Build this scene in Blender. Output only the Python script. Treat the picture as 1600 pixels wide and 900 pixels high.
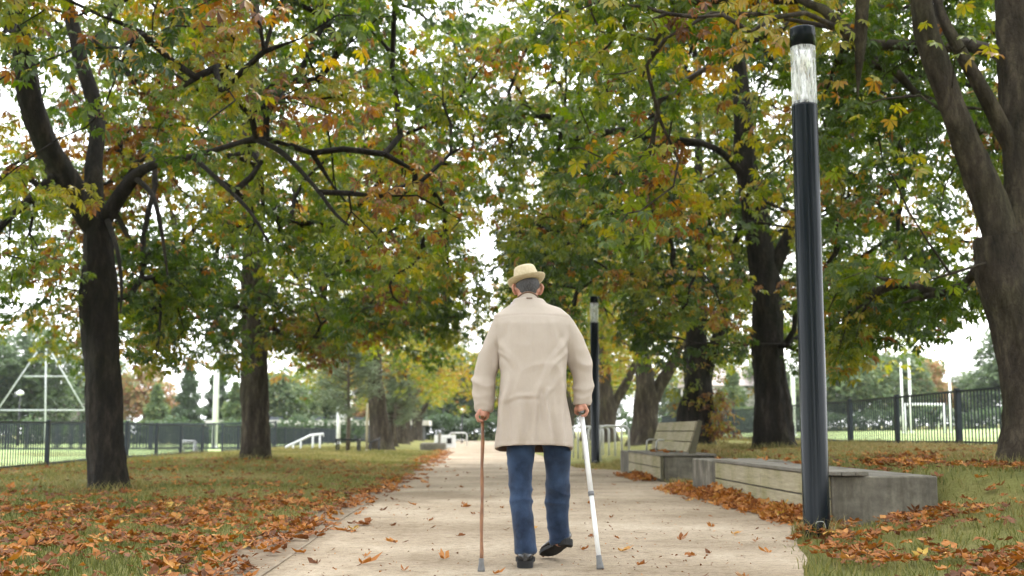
import bpy, bmesh, math, random
import numpy as np
from mathutils import Vector, Matrix, Euler

for o in list(bpy.data.objects):
    bpy.data.objects.remove(o)
SC = bpy.context.scene
COL = SC.collection
PI = math.pi
R = math.radians
rng = np.random.default_rng(11)
random.seed(7)

# ---------------------------------------------------------------- camera
F = 1900.0
HC = 0.8
PITCH = math.atan(225 / F)
YAW = math.atan(65 * math.cos(PITCH) / F)
cam = bpy.data.cameras.new('camera')
cam.lens = F / 1600 * 36
cam.sensor_width = 36
cam.clip_start = 0.05
cam.clip_end = 900
cam.dof.use_dof = True
cam.dof.focus_distance = 7.4
cam.dof.aperture_fstop = 2.6
co = bpy.data.objects.new('camera', cam)
COL.objects.link(co)
co.location = (0, 0, HC)
co.rotation_euler = (PI / 2 + PITCH, 0, -YAW)
SC.camera = co
CM = co.rotation_euler.to_matrix()

# ---------------------------------------------------------------- sky, sun, exposure
SUN_EL, SUN_AZ = R(48), R(22)          # azimuth clockwise from +Y
w = bpy.data.worlds.new('World')
SC.world = w
w.use_nodes = True
nt = w.node_tree
nt.nodes.clear()
sky = nt.nodes.new('ShaderNodeTexSky')
sky.sky_type = 'NISHITA'
sky.sun_disc = False
sky.sun_elevation = SUN_EL
sky.sun_rotation = SUN_AZ
sky.dust_density = 4
sky.air_density = 1.5
mixs = nt.nodes.new('ShaderNodeMixRGB')
mixs.inputs[0].default_value = 0.82
mixs.inputs[2].default_value = (10.5, 10.8, 11.2, 1)     # cloud layer: even white overcast
bg = nt.nodes.new('ShaderNodeBackground')
bg.inputs[1].default_value = 0.12
wo = nt.nodes.new('ShaderNodeOutputWorld')
nt.links.new(sky.outputs[0], mixs.inputs[1])
nt.links.new(mixs.outputs[0], bg.inputs[0])
nt.links.new(bg.outputs[0], wo.inputs[0])
sl = bpy.data.lights.new('sun', 'SUN')
sl.energy = 1.5
sl.angle = R(25)
sl.color = (1, 0.96, 0.88)
so = bpy.data.objects.new('sun', sl)
COL.objects.link(so)
sd = Vector((math.sin(SUN_AZ) * math.cos(SUN_EL), math.cos(SUN_AZ) * math.cos(SUN_EL), math.sin(SUN_EL)))
so.rotation_euler = sd.to_track_quat('Z', 'Y').to_euler()
SC.view_settings.view_transform = 'Standard'
SC.view_settings.look = 'None'
SC.view_settings.exposure = 1.86
SC.view_settings.gamma = 1
SC.render.engine = 'CYCLES'
SC.cycles.use_denoising = True
SC.cycles.max_bounces = 8
SC.cycles.diffuse_bounces = 4
SC.cycles.transmission_bounces = 6
SC.cycles.transparent_max_bounces = 8
SC.cycles.caustics_reflective = False
SC.cycles.caustics_refractive = False


def W(px, py, Y):
    """Point on the photograph's sight line at the distance Y along the path."""
    d = CM @ Vector(((px - 800) / F, (450 - py) / F, -1))
    t = Y / d.y
    return Vector((d.x * t, Y, HC + d.z * t))


# ---------------------------------------------------------------- terrain heights
def sst(e0, e1, x):
    t = np.clip((x - e0) / (e1 - e0), 0, 1)
    return t * t * (3 - 2 * t)


def ground(x, y):
    x = np.asarray(x, float); y = np.asarray(y, float)
    # right bank, held back by the seats
    behind = sst(9.6, 10.6, y) * (1 - sst(26, 30, y))
    x0 = 2.3 + behind * 1.35
    wd = 4.0 - behind * 3.3
    hr = 0.44 * sst(0, 1, (x - x0) / wd)
    hr = hr + 0.06 * sst(5, 9, x) + np.clip(x - 9.5, 0, 200) * 0.017
    # left lawn: a low swell, dropping to the fence
    sw = 0.15 * sst(16, 26, y) * sst(-1.7, -4.5, x) * (1 - sst(-6.5, -9.5, x))
    hl = sw - 0.1 * sst(-9, -14, x)
    z = np.where(x > 0, hr, hl)
    n = 0.02 * np.sin(x * 1.7 + 0.6 * y) * np.sin(y * 0.9 - x * 0.4) + 0.012 * np.sin(x * 4.1) * np.sin(y * 3.3)
    m = np.where(x > 0, sst(3.2, 5, x), sst(-1.6, -3, x))
    return z + n * m


def gz(x, y):
    return float(ground(x, y))


def vnoise(x, y, s=1.0, seed=0):
    """cheap smooth 2-D noise, 0..1"""
    r = np.random.default_rng(seed)
    t = np.zeros_like(np.asarray(x, float))
    for k in range(7):
        a = r.uniform(0, 6.28); f = s * r.uniform(0.6, 2.2); p = r.uniform(0, 6.28)
        t = t + np.sin((x * np.cos(a) + y * np.sin(a)) * f + p + 1.3 * np.sin((x * np.sin(a) - y * np.cos(a)) * f * 0.7 + p))
    return np.clip(0.5 + t / 7.0 * 0.9, 0, 1)


# ---------------------------------------------------------------- materials
def newmat(name):
    m = bpy.data.materials.new(name)
    m.use_nodes = True
    n = m.node_tree
    b = n.nodes['Principled BSDF']
    return m, n, b


def ramp(n, stops, fac=None):
    r = n.nodes.new('ShaderNodeValToRGB')
    e = r.color_ramp.elements
    while len(e) < len(stops):
        e.new(0.5)
    for i, (p, c) in enumerate(stops):
        e[i].position = p
        e[i].color = (*c, 1)
    if fac is not None:
        n.links.new(fac, r.inputs[0])
    return r


def noise(n, scale, detail=4, rough=0.6, coord='Object', stretch=None):
    t = n.nodes.new('ShaderNodeTexCoord')
    nz = n.nodes.new('ShaderNodeTexNoise')
    nz.inputs['Scale'].default_value = scale
    nz.inputs['Detail'].default_value = detail
    nz.inputs['Roughness'].default_value = rough
    if stretch:
        mp = n.nodes.new('ShaderNodeMapping')
        mp.inputs['Scale'].default_value = stretch
        n.links.new(t.outputs[coord], mp.inputs[0])
        n.links.new(mp.outputs[0], nz.inputs[0])
    else:
        n.links.new(t.outputs[coord], nz.inputs[0])
    return nz


def bump(n, b, h, strength=0.4, dist=0.01):
    bp = n.nodes.new('ShaderNodeBump')
    bp.inputs['Strength'].default_value = strength
    bp.inputs['Distance'].default_value = dist
    n.links.new(h, bp.inputs['Height'])
    n.links.new(bp.outputs[0], b.inputs['Normal'])
    return bp


def noisy(name, c1, c2, scale=8, rough=0.8, bscale=None, bstr=0.3, bdist=0.01, stretch=None, spec=0.3, metal=0, mid=(0.35, 0.68)):
    m, n, b = newmat(name)
    nz = noise(n, scale, 6, 0.62, stretch=stretch)
    r = ramp(n, [(mid[0], c1), (mid[1], c2)], nz.outputs[0])
    n.links.new(r.outputs[0], b.inputs['Base Color'])
    b.inputs['Roughness'].default_value = rough
    b.inputs['Specular IOR Level'].default_value = spec
    b.inputs['Metallic'].default_value = metal
    if bscale:
        n2 = noise(n, bscale, 5, 0.65, stretch=stretch)
        bump(n, b, n2.outputs[0], bstr, bdist)
    return m


def leafmat(name, stops, trans=0.42, rough=0.36, spec=0.5):
    m, n, b = newmat(name)
    at = n.nodes.new('ShaderNodeAttribute')
    at.attribute_name = 'hue'
    r = ramp(n, stops, at.outputs['Fac'])
    nz = noise(n, 23, 3)
    hv = n.nodes.new('ShaderNodeHueSaturation')
    mr = n.nodes.new('ShaderNodeMapRange')
    mr.inputs[1].default_value = 0.3; mr.inputs[2].default_value = 0.7
    mr.inputs[3].default_value = 0.75; mr.inputs[4].default_value = 1.25
    n.links.new(nz.outputs[0], mr.inputs[0])
    n.links.new(mr.outputs[0], hv.inputs['Value'])
    n.links.new(r.outputs[0], hv.inputs['Color'])
    n.links.new(hv.outputs[0], b.inputs['Base Color'])
    b.inputs['Roughness'].default_value = rough
    b.inputs['Specular IOR Level'].default_value = spec
    tr = n.nodes.new('ShaderNodeBsdfTranslucent')
    hv2 = n.nodes.new('ShaderNodeHueSaturation')
    hv2.inputs['Value'].default_value = 1.5
    hv2.inputs['Saturation'].default_value = 1.15
    n.links.new(hv.outputs[0], hv2.inputs['Color'])
    n.links.new(hv2.outputs[0], tr.inputs[0])
    mx = n.nodes.new('ShaderNodeMixShader')
    mx.inputs[0].default_value = trans
    n.links.new(b.outputs[0], mx.inputs[1])
    n.links.new(tr.outputs[0], mx.inputs[2])
    n.links.new(mx.outputs[0], n.nodes['Material Output'].inputs[0])
    return m


M = {}
M['leaf'] = leafmat('chestnut_leaf', [(0.0, (0.022, 0.045, 0.008)), (0.3, (0.068, 0.108, 0.013)), (0.5, (0.155, 0.185, 0.018)),
                                      (0.66, (0.27, 0.225, 0.026)), (0.8, (0.26, 0.125, 0.022)), (0.9, (0.165, 0.068, 0.02)), (1.0, (0.085, 0.04, 0.02))], 0.5)
M['litter'] = leafmat('fallen_leaf', [(0.0, (0.085, 0.038, 0.02)), (0.35, (0.20, 0.07, 0.021)), (0.65, (0.34, 0.13, 0.03)), (0.87, (0.42, 0.21, 0.065)), (1.0, (0.46, 0.31, 0.07))], 0.15, 0.65, 0.2)
M['grass'] = leafmat('grass_blade', [(0.0, (0.045, 0.058, 0.015)), (0.45, (0.105, 0.115, 0.03)), (0.75, (0.215, 0.19, 0.068)), (1.0, (0.30, 0.235, 0.115))], 0.3, 0.6, 0.2)
M['far_leaf'] = leafmat('far_foliage', [(0.0, (0.055, 0.085, 0.045)), (0.4, (0.11, 0.16, 0.065)), (0.7, (0.21, 0.23, 0.08)), (0.9, (0.33, 0.20, 0.085)), (1.0, (0.34, 0.15, 0.08))], 0.3, 0.6, 0.2)
M['pine'] = leafmat('pine_needle', [(0.0, (0.11, 0.15, 0.09)), (1.0, (0.25, 0.29, 0.18))], 0.2, 0.6, 0.2)


def barkmat(name, c1, c2, c3):
    m, n, b = newmat(name)
    nz = noise(n, 7, 8, 0.7, stretch=(1, 1, 0.28))
    r = ramp(n, [(0.3, c1), (0.52, c2), (0.75, c3)], nz.outputs[0])
    n2 = noise(n, 1.3, 3)
    r2 = ramp(n, [(0.45, (1, 1, 1)), (0.7, (0.78, 0.9, 0.62))], n2.outputs[0])
    mm = n.nodes.new('ShaderNodeMixRGB'); mm.blend_type = 'MULTIPLY'; mm.inputs[0].default_value = 0.8
    n.links.new(r.outputs[0], mm.inputs[1]); n.links.new(r2.outputs[0], mm.inputs[2])
    vo = n.nodes.new('ShaderNodeTexVoronoi'); vo.feature = 'DISTANCE_TO_EDGE'; vo.inputs['Scale'].default_value = 11
    tc = n.nodes.new('ShaderNodeTexCoord'); mp = n.nodes.new('ShaderNodeMapping'); mp.inputs['Scale'].default_value = (1, 1, 0.4)
    wz = noise(n, 9, 4); va = n.nodes.new('ShaderNodeMixRGB'); va.blend_type = 'ADD'; va.inputs[0].default_value = 0.16
    n.links.new(tc.outputs['Object'], va.inputs[1]); n.links.new(wz.outputs['Color'], va.inputs[2])
    n.links.new(va.outputs[0], mp.inputs[0]); n.links.new(mp.outputs[0], vo.inputs['Vector'])
    rc = ramp(n, [(0.0, (0.35, 0.35, 0.35)), (0.12, (1, 1, 1))], vo.outputs['Distance'])
    m5 = n.nodes.new('ShaderNodeMixRGB'); m5.blend_type = 'MULTIPLY'; m5.inputs[0].default_value = 0.3
    n.links.new(mm.outputs[0], m5.inputs[1]); n.links.new(rc.outputs[0], m5.inputs[2])
    n.links.new(m5.outputs[0], b.inputs['Base Color'])
    b.inputs['Roughness'].default_value = 0.9
    b.inputs['Specular IOR Level'].default_value = 0.2
    n3 = noise(n, 16, 8, 0.75, stretch=(1, 1, 0.35))
    ad = n.nodes.new('ShaderNodeMath'); ad.operation = 'MULTIPLY_ADD'
    n.links.new(rc.outputs[0], ad.inputs[0]); ad.inputs[1].default_value = 0.14; n.links.new(n3.outputs[0], ad.inputs[2])
    bump(n, b, ad.outputs[0], 1.0, 0.06)
    return m


M['bark'] = barkmat('chestnut_bark', (0.013, 0.010, 0.007), (0.055, 0.043, 0.030), (0.15, 0.122, 0.088))
M['bark2'] = barkmat('dark_bark', (0.005, 0.004, 0.003), (0.020, 0.016, 0.012), (0.065, 0.052, 0.038))
M['farbark'] = noisy('far_bark', (0.07, 0.055, 0.04), (0.16, 0.13, 0.1), 5)
M['lamp'] = noisy('lamp_paint', (0.004, 0.007, 0.010), (0.007, 0.011, 0.014), 3, 0.14, 40, 0.012, 0.001, spec=0.16, stretch=(6, 6, 0.3))
M['fence'] = noisy('fence_paint', (0.012, 0.018, 0.025), (0.022, 0.03, 0.04), 5, 0.55)
M['steel'] = noisy('galvanised_steel', (0.5, 0.5, 0.49), (0.66, 0.66, 0.64), 14, 0.45, metal=0.35)
M['white'] = noisy('white_paint', (0.7, 0.71, 0.71), (0.82, 0.82, 0.82), 4, 0.5)
M['faded'] = noisy('faded_white_paint', (0.36, 0.38, 0.38), (0.48, 0.49, 0.49), 4, 0.6)
M['black'] = noisy('black_paint', (0.012, 0.012, 0.013), (0.022, 0.022, 0.024), 9, 0.5)


def woodmat(name, c1, c2, green=0.5):
    m, n, b = newmat(name)
    nz = noise(n, 9, 8, 0.7, stretch=(6, 0.35, 6))
    r = ramp(n, [(0.3, c1), (0.7, c2)], nz.outputs[0])
    n2 = noise(n, 2.2, 5, 0.65)
    r2 = ramp(n, [(0.42, (1, 1, 1)), (0.7, (0.62, 0.66, 0.42))], n2.outputs[0])
    mm = n.nodes.new('ShaderNodeMixRGB'); mm.blend_type = 'MULTIPLY'; mm.inputs[0].default_value = green
    n.links.new(r.outputs[0], mm.inputs[1]); n.links.new(r2.outputs[0], mm.inputs[2])
    n.links.new(mm.outputs[0], b.inputs['Base Color'])
    b.inputs['Roughness'].default_value = 0.82
    b.inputs['Specular IOR Level'].default_value = 0.25
    bump(n, b, nz.outputs[0], 0.5, 0.004)
    return m


M['board'] = woodmat('weathered_board', (0.22, 0.19, 0.125), (0.41, 0.36, 0.245), 0.85)
M['deck'] = woodmat('grey_deck_board', (0.10, 0.09, 0.075), (0.21, 0.19, 0.16), 0.4)
M['boardend'] = woodmat('dark_timber', (0.05, 0.045, 0.03), (0.11, 0.10, 0.06), 0.6)


def concretemat():
    m, n, b = newmat('stained_concrete')
    nz = noise(n, 3.2, 9, 0.7)
    r = ramp(n, [(0.30, (0.055, 0.049, 0.037)), (0.5, (0.14, 0.125, 0.095)), (0.70, (0.27, 0.245, 0.19))], nz.outputs[0])
    n2 = noise(n, 1.6, 6, 0.7, stretch=(2.5, 2.5, 0.5))
    r2 = ramp(n, [(0.40, (0.35, 0.34, 0.30)), (0.58, (1, 1, 1))], n2.outputs[0])
    mm = n.nodes.new('ShaderNodeMixRGB'); mm.blend_type = 'MULTIPLY'; mm.inputs[0].default_value = 0.75
    n.links.new(r.outputs[0], mm.inputs[1]); n.links.new(r2.outputs[0], mm.inputs[2])
    n.links.new(mm.outputs[0], b.inputs['Base Color'])
    b.inputs['Roughness'].default_value = 0.88
    n3 = noise(n, 60, 6, 0.7)
    bump(n, b, n3.outputs[0], 0.35, 0.004)
    return m


M['concrete'] = concretemat()


def pathmat():
    m, n, b = newmat('sandy_path')
    a = noise(n, 0.55, 6, 0.6)
    r = ramp(n, [(0.38, (0.235, 0.184, 0.128)), (0.5, (0.315, 0.255, 0.186)), (0.64, (0.40, 0.335, 0.255))], a.outputs[0])
    g = noise(n, 90, 5, 0.75)
    r2 = ramp(n, [(0.34, (0.42, 0.39, 0.35)), (0.48, (1, 1, 1)), (0.70, (1.2, 1.18, 1.14))], g.outputs[0])
    mm = n.nodes.new('ShaderNodeMixRGB'); mm.blend_type = 'MULTIPLY'; mm.inputs[0].default_value = 0.8
    n.links.new(r.outputs[0], mm.inputs[1]); n.links.new(r2.outputs[0], mm.inputs[2])
    # damp earth along the left margin
    tc = n.nodes.new('ShaderNodeTexCoord')
    sx = n.nodes.new('ShaderNodeSeparateXYZ'); n.links.new(tc.outputs['Object'], sx.inputs[0])
    n4 = noise(n, 2.3, 5, 0.7)
    ad = n.nodes.new('ShaderNodeMath'); ad.operation = 'MULTIPLY_ADD'
    n.links.new(n4.outputs[0], ad.inputs[0]); ad.inputs[1].default_value = 0.5
    n.links.new(sx.outputs[0], ad.inputs[2])
    r4 = ramp(n, [(0.0, (1, 1, 1)), (1.0, (0, 0, 0))])
    mr = n.nodes.new('ShaderNodeMapRange'); mr.inputs[1].default_value = -1.02; mr.inputs[2].default_value = -0.72
    n.links.new(ad.outputs[0], mr.inputs[0]); n.links.new(mr.outputs[0], r4.inputs[0])
    m2 = n.nodes.new('ShaderNodeMixRGB')
    n.links.new(r4.outputs[0], m2.inputs[0]); n.links.new(mm.outputs[0], m2.inputs[1])
    m2.inputs[2].default_value = (0.17, 0.13, 0.09, 1)
    n5 = noise(n, 5, 6, 0.7)
    r5 = ramp(n, [(0.36, (0.78, 0.74, 0.68)), (0.46, (1, 1, 1)), (0.54, (1, 1, 1)), (0.66, (0.62, 0.57, 0.50))], n5.outputs[0])
    m3 = n.nodes.new('ShaderNodeMixRGB'); m3.blend_type = 'MULTIPLY'; m3.inputs[0].default_value = 0.8
    n.links.new(m2.outputs[0], m3.inputs[1]); n.links.new(r5.outputs[0], m3.inputs[2])
    n6 = noise(n, 26, 5, 0.8)
    r6 = ramp(n, [(0.38, (0.72, 0.69, 0.65)), (0.5, (1, 1, 1)), (0.62, (1.12, 1.11, 1.08))], n6.outputs[0])
    m6 = n.nodes.new('ShaderNodeMixRGB'); m6.blend_type = 'MULTIPLY'; m6.inputs[0].default_value = 0.8
    n.links.new(m3.outputs[0], m6.inputs[1]); n.links.new(r6.outputs[0], m6.inputs[2])
    n.links.new(m6.outputs[0], b.inputs['Base Color'])
    b.inputs['Roughness'].default_value = 0.92
    b.inputs['Specular IOR Level'].default_value = 0.2
    bump(n, b, g.outputs[0], 0.6, 0.008)
    return m


M['path'] = pathmat()


def groundmat():
    m, n, b = newmat('lawn')
    a = noise(n, 0.8, 7, 0.65)
    r = ramp(n, [(0.3, (0.12, 0.13, 0.035)), (0.5, (0.20, 0.20, 0.064)), (0.72, (0.29, 0.26, 0.105))], a.outputs[0])
    g = noise(n, 45, 6, 0.75)
    r2 = ramp(n, [(0.3, (0.5, 0.5, 0.45)), (0.6, (1.1, 1.1, 1.05))], g.outputs[0])
    mm = n.nodes.new('ShaderNodeMixRGB'); mm.blend_type = 'MULTIPLY'; mm.inputs[0].default_value = 0.85
    n.links.new(r.outputs[0], mm.inputs[1]); n.links.new(r2.outputs[0], mm.inputs[2])
    n.links.new(mm.outputs[0], b.inputs['Base Color'])
    b.inputs['Roughness'].default_value = 0.95
    b.inputs['Specular IOR Level'].default_value = 0.1
    bump(n, b, g.outputs[0], 1.0, 0.04)
    return m


M['ground'] = groundmat()
M['pitch'] = noisy('pitch_turf', (0.25, 0.34, 0.13), (0.33, 0.42, 0.18), 0.7, 0.95, 30, 0.6, 0.03, spec=0.1)


# ---------------------------------------------------------------- mesh helpers
def npmesh(name, V, Fc, hue=None, smooth=False):
    V = np.ascontiguousarray(V, np.float32); Fc = np.ascontiguousarray(Fc, np.int32)
    me = bpy.data.meshes.new(name)
    k = Fc.shape[1]
    me.vertices.add(len(V)); me.vertices.foreach_set('co', V.ravel())
    me.loops.add(Fc.size); me.loops.foreach_set('vertex_index', Fc.ravel())
    me.polygons.add(len(Fc)); me.polygons.foreach_set('loop_start', np.arange(0, Fc.size, k, dtype=np.int32))
    if smooth:
        me.polygons.foreach_set('use_smooth', np.ones(len(Fc), bool))
    if hue is not None:
        a = me.attributes.new('hue', 'FLOAT', 'POINT')
        a.data.foreach_set('value', np.ascontiguousarray(hue, np.float32))
    me.update(calc_edges=True)
    return me


def link(name, me, mat=None, parent=None, loc=None):
    o = bpy.data.objects.new(name, me)
    COL.objects.link(o)
    if mat is not None and me is not None and not me.materials:
        me.materials.append(mat)
    if parent is not None:
        o.parent = parent
    if loc is not None:
        o.location = loc
    return o


def empty(name, loc, label, cat, group=None, rz=0):
    o = bpy.data.objects.new(name, None)
    COL.objects.link(o)
    o.location = loc
    o.rotation_euler = (0, 0, rz)
    tag(o, label, cat, group)
    return o


def tag(o, label=None, cat=None, group=None, kind=None):
    if label: o['label'] = label
    if cat: o['category'] = cat
    if group: o['group'] = group
    if kind: o['kind'] = kind
    return o


class MB:
    def __init__(s):
        s.v = []; s.f = []; s.sm = []

    def box(s, x0, x1, y0, y1, z0, z1, bev=0.0, jit=0.0):
        bm = bmesh.new()
        bmesh.ops.create_cube(bm, size=1)
        for v in bm.verts:
            v.co = Vector(((x0 + x1) / 2 + v.co.x * (x1 - x0), (y0 + y1) / 2 + v.co.y * (y1 - y0), (z0 + z1) / 2 + v.co.z * (z1 - z0)))
            if jit:
                v.co += Vector((random.uniform(-jit, jit), random.uniform(-jit, jit), random.uniform(-jit, jit)))
        if bev:
            bmesh.ops.bevel(bm, geom=list(bm.edges), offset=bev, segments=1, affect='EDGES')
        s.addbm(bm)
        return s

    def addbm(s, bm, smooth=False):
        b = len(s.v)
        bm.verts.index_update()
        s.v += [tuple(v.co) for v in bm.verts]
        for f in bm.faces:
            s.f.append([b + v.index for v in f.verts]); s.sm.append(smooth)
        bm.free()

    def loft(s, rings, caps=True, smooth=True, close=True):
        """rings: list of lists of points, all of one length"""
        b = len(s.v); n = len(rings[0])
        for r in rings:
            s.v += [tuple(p) for p in r]
        for i in range(len(rings) - 1):
            for j in range(n if close else n - 1):
                k = (j + 1) % n
                s.f.append([b + i * n + j, b + i * n + k, b + (i + 1) * n + k, b + (i + 1) * n + j]); s.sm.append(smooth)
        if caps:
            s.f.append([b + j for j in range(n)][::-1]); s.sm.append(False)
            e = b + (len(rings) - 1) * n
            s.f.append([e + j for j in range(n)]); s.sm.append(False)
        return s

    def tube(s, pts, rad, sides=8, caps=True, smooth=True):
        pts = [Vector(p) for p in pts]
        if not hasattr(rad, '__len__'):
            rad = [rad] * len(pts)
        rings = []
        t0 = (pts[1] - pts[0]).normalized()
        u = t0.orthogonal().normalized()
        for i, p in enumerate(pts):
            a = pts[max(i - 1, 0)]; c = pts[min(i + 1, len(pts) - 1)]
            t = (c - a).normalized()
            u = (u - t * u.dot(t)).normalized()
            v = t.cross(u)
            rings.append([p + (u * math.cos(2 * PI * k / sides) + v * math.sin(2 * PI * k / sides)) * rad[i] for k in range(sides)])
        return s.loft(rings, caps, smooth)

    def lathe(s, prof, sides=24, c=(0, 0, 0), sx=1, sy=1, caps=True, smooth=True):
        return s.loft([[(c[0] + r * sx * math.cos(2 * PI * k / sides), c[1] + r * sy * math.sin(2 * PI * k / sides), c[2] + z) for k in range(sides)] for r, z in prof], caps, smooth)

    def mesh(s, name):
        me = bpy.data.meshes.new(name)
        me.from_pydata(s.v, [], s.f)
        me.polygons.foreach_set('use_smooth', s.sm)
        me.update()
        return me

    def build(s, name, mat, parent=None, loc=None):
        return link(name, s.mesh(name), mat, parent, loc)


def remeshed(mb, voxel, name, smooth=2):
    me = mb.mesh('tmp')
    o = bpy.data.objects.new('tmp', me)
    COL.objects.link(o)
    md = o.modifiers.new('r', 'REMESH'); md.mode = 'VOXEL'; md.voxel_size = voxel; md.use_smooth_shade = True
    if smooth:
        ms = o.modifiers.new('s', 'SMOOTH'); ms.iterations = smooth; ms.factor = 0.5
    dg = bpy.context.evaluated_depsgraph_get()
    res = bpy.data.meshes.new_from_object(o.evaluated_get(dg))
    bpy.data.objects.remove(o); bpy.data.meshes.remove(me)
    res.name = name
    res.polygons.foreach_set('use_smooth', np.ones(len(res.polygons), bool))
    return res


def crom(pts, rad, step):
    """smooth polyline through the points, resampled"""
    P = [np.array(p, float) for p in pts]
    out = []; ro = []
    for i in range(len(P) - 1):
        p0 = P[max(i - 1, 0)]; p1 = P[i]; p2 = P[i + 1]; p3 = P[min(i + 2, len(P) - 1)]
        n = max(1, int(np.linalg.norm(p2 - p1) / step))
        for k in range(n):
            t = k / n
            out.append(0.5 * ((2 * p1) + (-p0 + p2) * t + (2 * p0 - 5 * p1 + 4 * p2 - p3) * t * t + (-p0 + 3 * p1 - 3 * p2 + p3) * t ** 3))
            ro.append(rad[i] * (1 - t) + rad[i + 1] * t)
    out.append(P[-1]); ro.append(rad[-1])
    return np.array(out), np.array(ro)


# ---------------------------------------------------------------- leaves
def leaf_templates(nl, k, seed, wide=0.19, droop=0.28, segs=1):
    r = np.random.default_rng(seed)
    T = []
    for _ in range(k):
        V = []; Fc = []
        angs = np.linspace(-1.9, 1.9, nl) + r.normal(0, 0.07, nl)
        for a in angs:
            L = (1.0 - 0.13 * abs(a) ** 1.3) * r.uniform(0.85, 1.1)
            d = np.array([math.cos(a), math.sin(a), 0]); p = np.array([-math.sin(a), math.cos(a), 0])
            dr = droop * r.uniform(0.5, 1.5); wd = wide * r.uniform(0.85, 1.2) * L
            tw = r.normal(0, 0.05)
            b = len(V)
            V.append(d * 0.03)
            V.append(d * 0.66 * L + p * wd + np.array([0, 0, -dr * 0.36 * L + 0.05 + tw]))
            V.append(d * L + p * r.normal(0, 0.05) + np.array([0, 0, -dr * L]))
            V.append(d * 0.66 * L - p * wd + np.array([0, 0, -dr * 0.36 * L + 0.05 - tw]))
            if segs > 1:
                V.append(d * 0.62 * L + np.array([0, 0, -dr * 0.36 * L - 0.01]))
                Fc += [(b, b + 4, b + 1), (b + 4, b + 2, b + 1), (b, b + 3, b + 4), (b + 4, b + 3, b + 2)]
            else:
                Fc += [(b, b + 2, b + 1), (b, b + 3, b + 2)]
        T.append((np.array(V), np.array(Fc)))
    return T


def frames(fwd, up):
    f = fwd / (np.linalg.norm(fwd, axis=1, keepdims=True) + 1e-9)
    s = np.cross(up, f); s /= (np.linalg.norm(s, axis=1, keepdims=True) + 1e-9)
    u = np.cross(f, s)
    return np.stack([f, s, u], axis=2)          # columns


def leaves(pos, Rm, size, hue, T, r, jit=0.03):
    n = len(pos); ti = r.integers(0, len(T), n)
    Vs = []; Fs = []; Hs = []; base = 0
    for k, (tv, tf) in enumerate(T):
        ix = np.where(ti == k)[0]
        if not len(ix):
            continue
        v = np.einsum('nij,kj->nki', Rm[ix], tv) * size[ix][:, None, None] + pos[ix][:, None, :]
        v = v + r.normal(0, jit, v.shape) * size[ix][:, None, None]
        m = len(tv)
        f = tf[None] + (np.arange(len(ix)) * m)[:, None, None] + base
        nlf = max(1, m // 4)
        h = np.repeat(hue[ix], m) + np.repeat(r.normal(0, 0.035, len(ix) * m // (m if m % 4 and m % 5 else (5 if m % 5 == 0 and m % 4 else 4))), (m if m % 4 and m % 5 else (5 if m % 5 == 0 and m % 4 else 4)))
        Vs.append(v.reshape(-1, 3)); Fs.append(f.reshape(-1, 3)); Hs.append(h)
        base += len(ix) * m
    return np.concatenate(Vs), np.concatenate(Fs), np.clip(np.concatenate(Hs), 0, 1)


T7 = leaf_templates(7, 8, 1, wide=0.175, droop=0.5)
T5 = leaf_templates(5, 6, 2, wide=0.2, droop=0.45)
T3 = leaf_templates(3, 5, 3, wide=0.32)
TL = leaf_templates(5, 8, 4, wide=0.25, droop=-0.32, segs=2)      # dry, curling up
TS = leaf_templates(1, 6, 5, wide=0.28, droop=-0.3, segs=2)      # a single dry leaflet


# ---------------------------------------------------------------- trees
def skeleton(stems, clusters, r, zmin=1.6, reach=0.38, droop=0.12):
    """stems: [(points, radii)] the first is the trunk. Attach each cluster point to the nearest suitable wood."""
    cap = 16000
    P = np.zeros((cap, 3)); D = np.zeros((cap, 3)); PA = -np.ones(cap, int); RF = np.zeros(cap)
    n = 0; chains = []
    for si, (pts, rad) in enumerate(stems):
        par = -1
        if si:
            par = int(np.argmin(np.linalg.norm(P[:n] - pts[0], axis=1)))
        for i in range(len(pts)):
            P[n] = pts[i]; RF[n] = rad[i]; PA[n] = par
            a = pts[max(i - 1, 0)]; c = pts[min(i + 1, len(pts) - 1)]
            D[n] = (c - a) / (np.linalg.norm(c - a) + 1e-9)
            par = n; n += 1
    ns = n
    ax = stems[0][0]
    dist = np.min(np.linalg.norm(clusters[:, None, :] - P[None, :ns], axis=2), axis=1)
    leafn = np.zeros(cap)
    for ci in np.argsort(dist):
        p = clusters[ci]
        v = p - P[:n]; d = np.linalg.norm(v, axis=1) + 1e-6
        ca = np.sum(v * D[:n], axis=1) / d
        cost = d * (1.25 - 0.55 * ca) + np.where(RF[:n] > 0, 0.25, 0.0)
        cost = np.where((P[:n, 2] < zmin) | (d < 0.15), 1e9, cost)
        k = int(np.argmin(cost)); L = d[k]
        m = max(2, int(L / reach))
        c1 = P[k] + D[k] * L * 0.28 + np.array([0, 0, 0.10 * L]) + r.normal(0, 0.06 * L, 3)
        c2 = p + np.array([0, 0, droop * L]) - (p - P[k]) * 0.22 + r.normal(0, 0.05 * L, 3)
        ids = [k]; par = k
        for i in range(1, m + 1):
            t = i / m
            q = (1 - t) ** 3 * P[k] + 3 * (1 - t) ** 2 * t * c1 + 3 * (1 - t) * t * t * c2 + t ** 3 * p
            if i < m:
                q = q + r.normal(0, 0.025, 3)
            P[n] = q; PA[n] = par; dd = q - P[par]; D[n] = dd / (np.linalg.norm(dd) + 1e-9)
            ids.append(n); par = n; n += 1
            if n >= cap - 60:
                break
        leafn[par] += 1
        chains.append(ids)
        if n >= cap - 60:
            break
    cnt = leafn.copy()
    for i in range(n - 1, ns - 1, -1):
        if PA[i] >= 0:
            cnt[PA[i]] += cnt[i]
    return P[:n], D[:n], cnt[:n], chains


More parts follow.
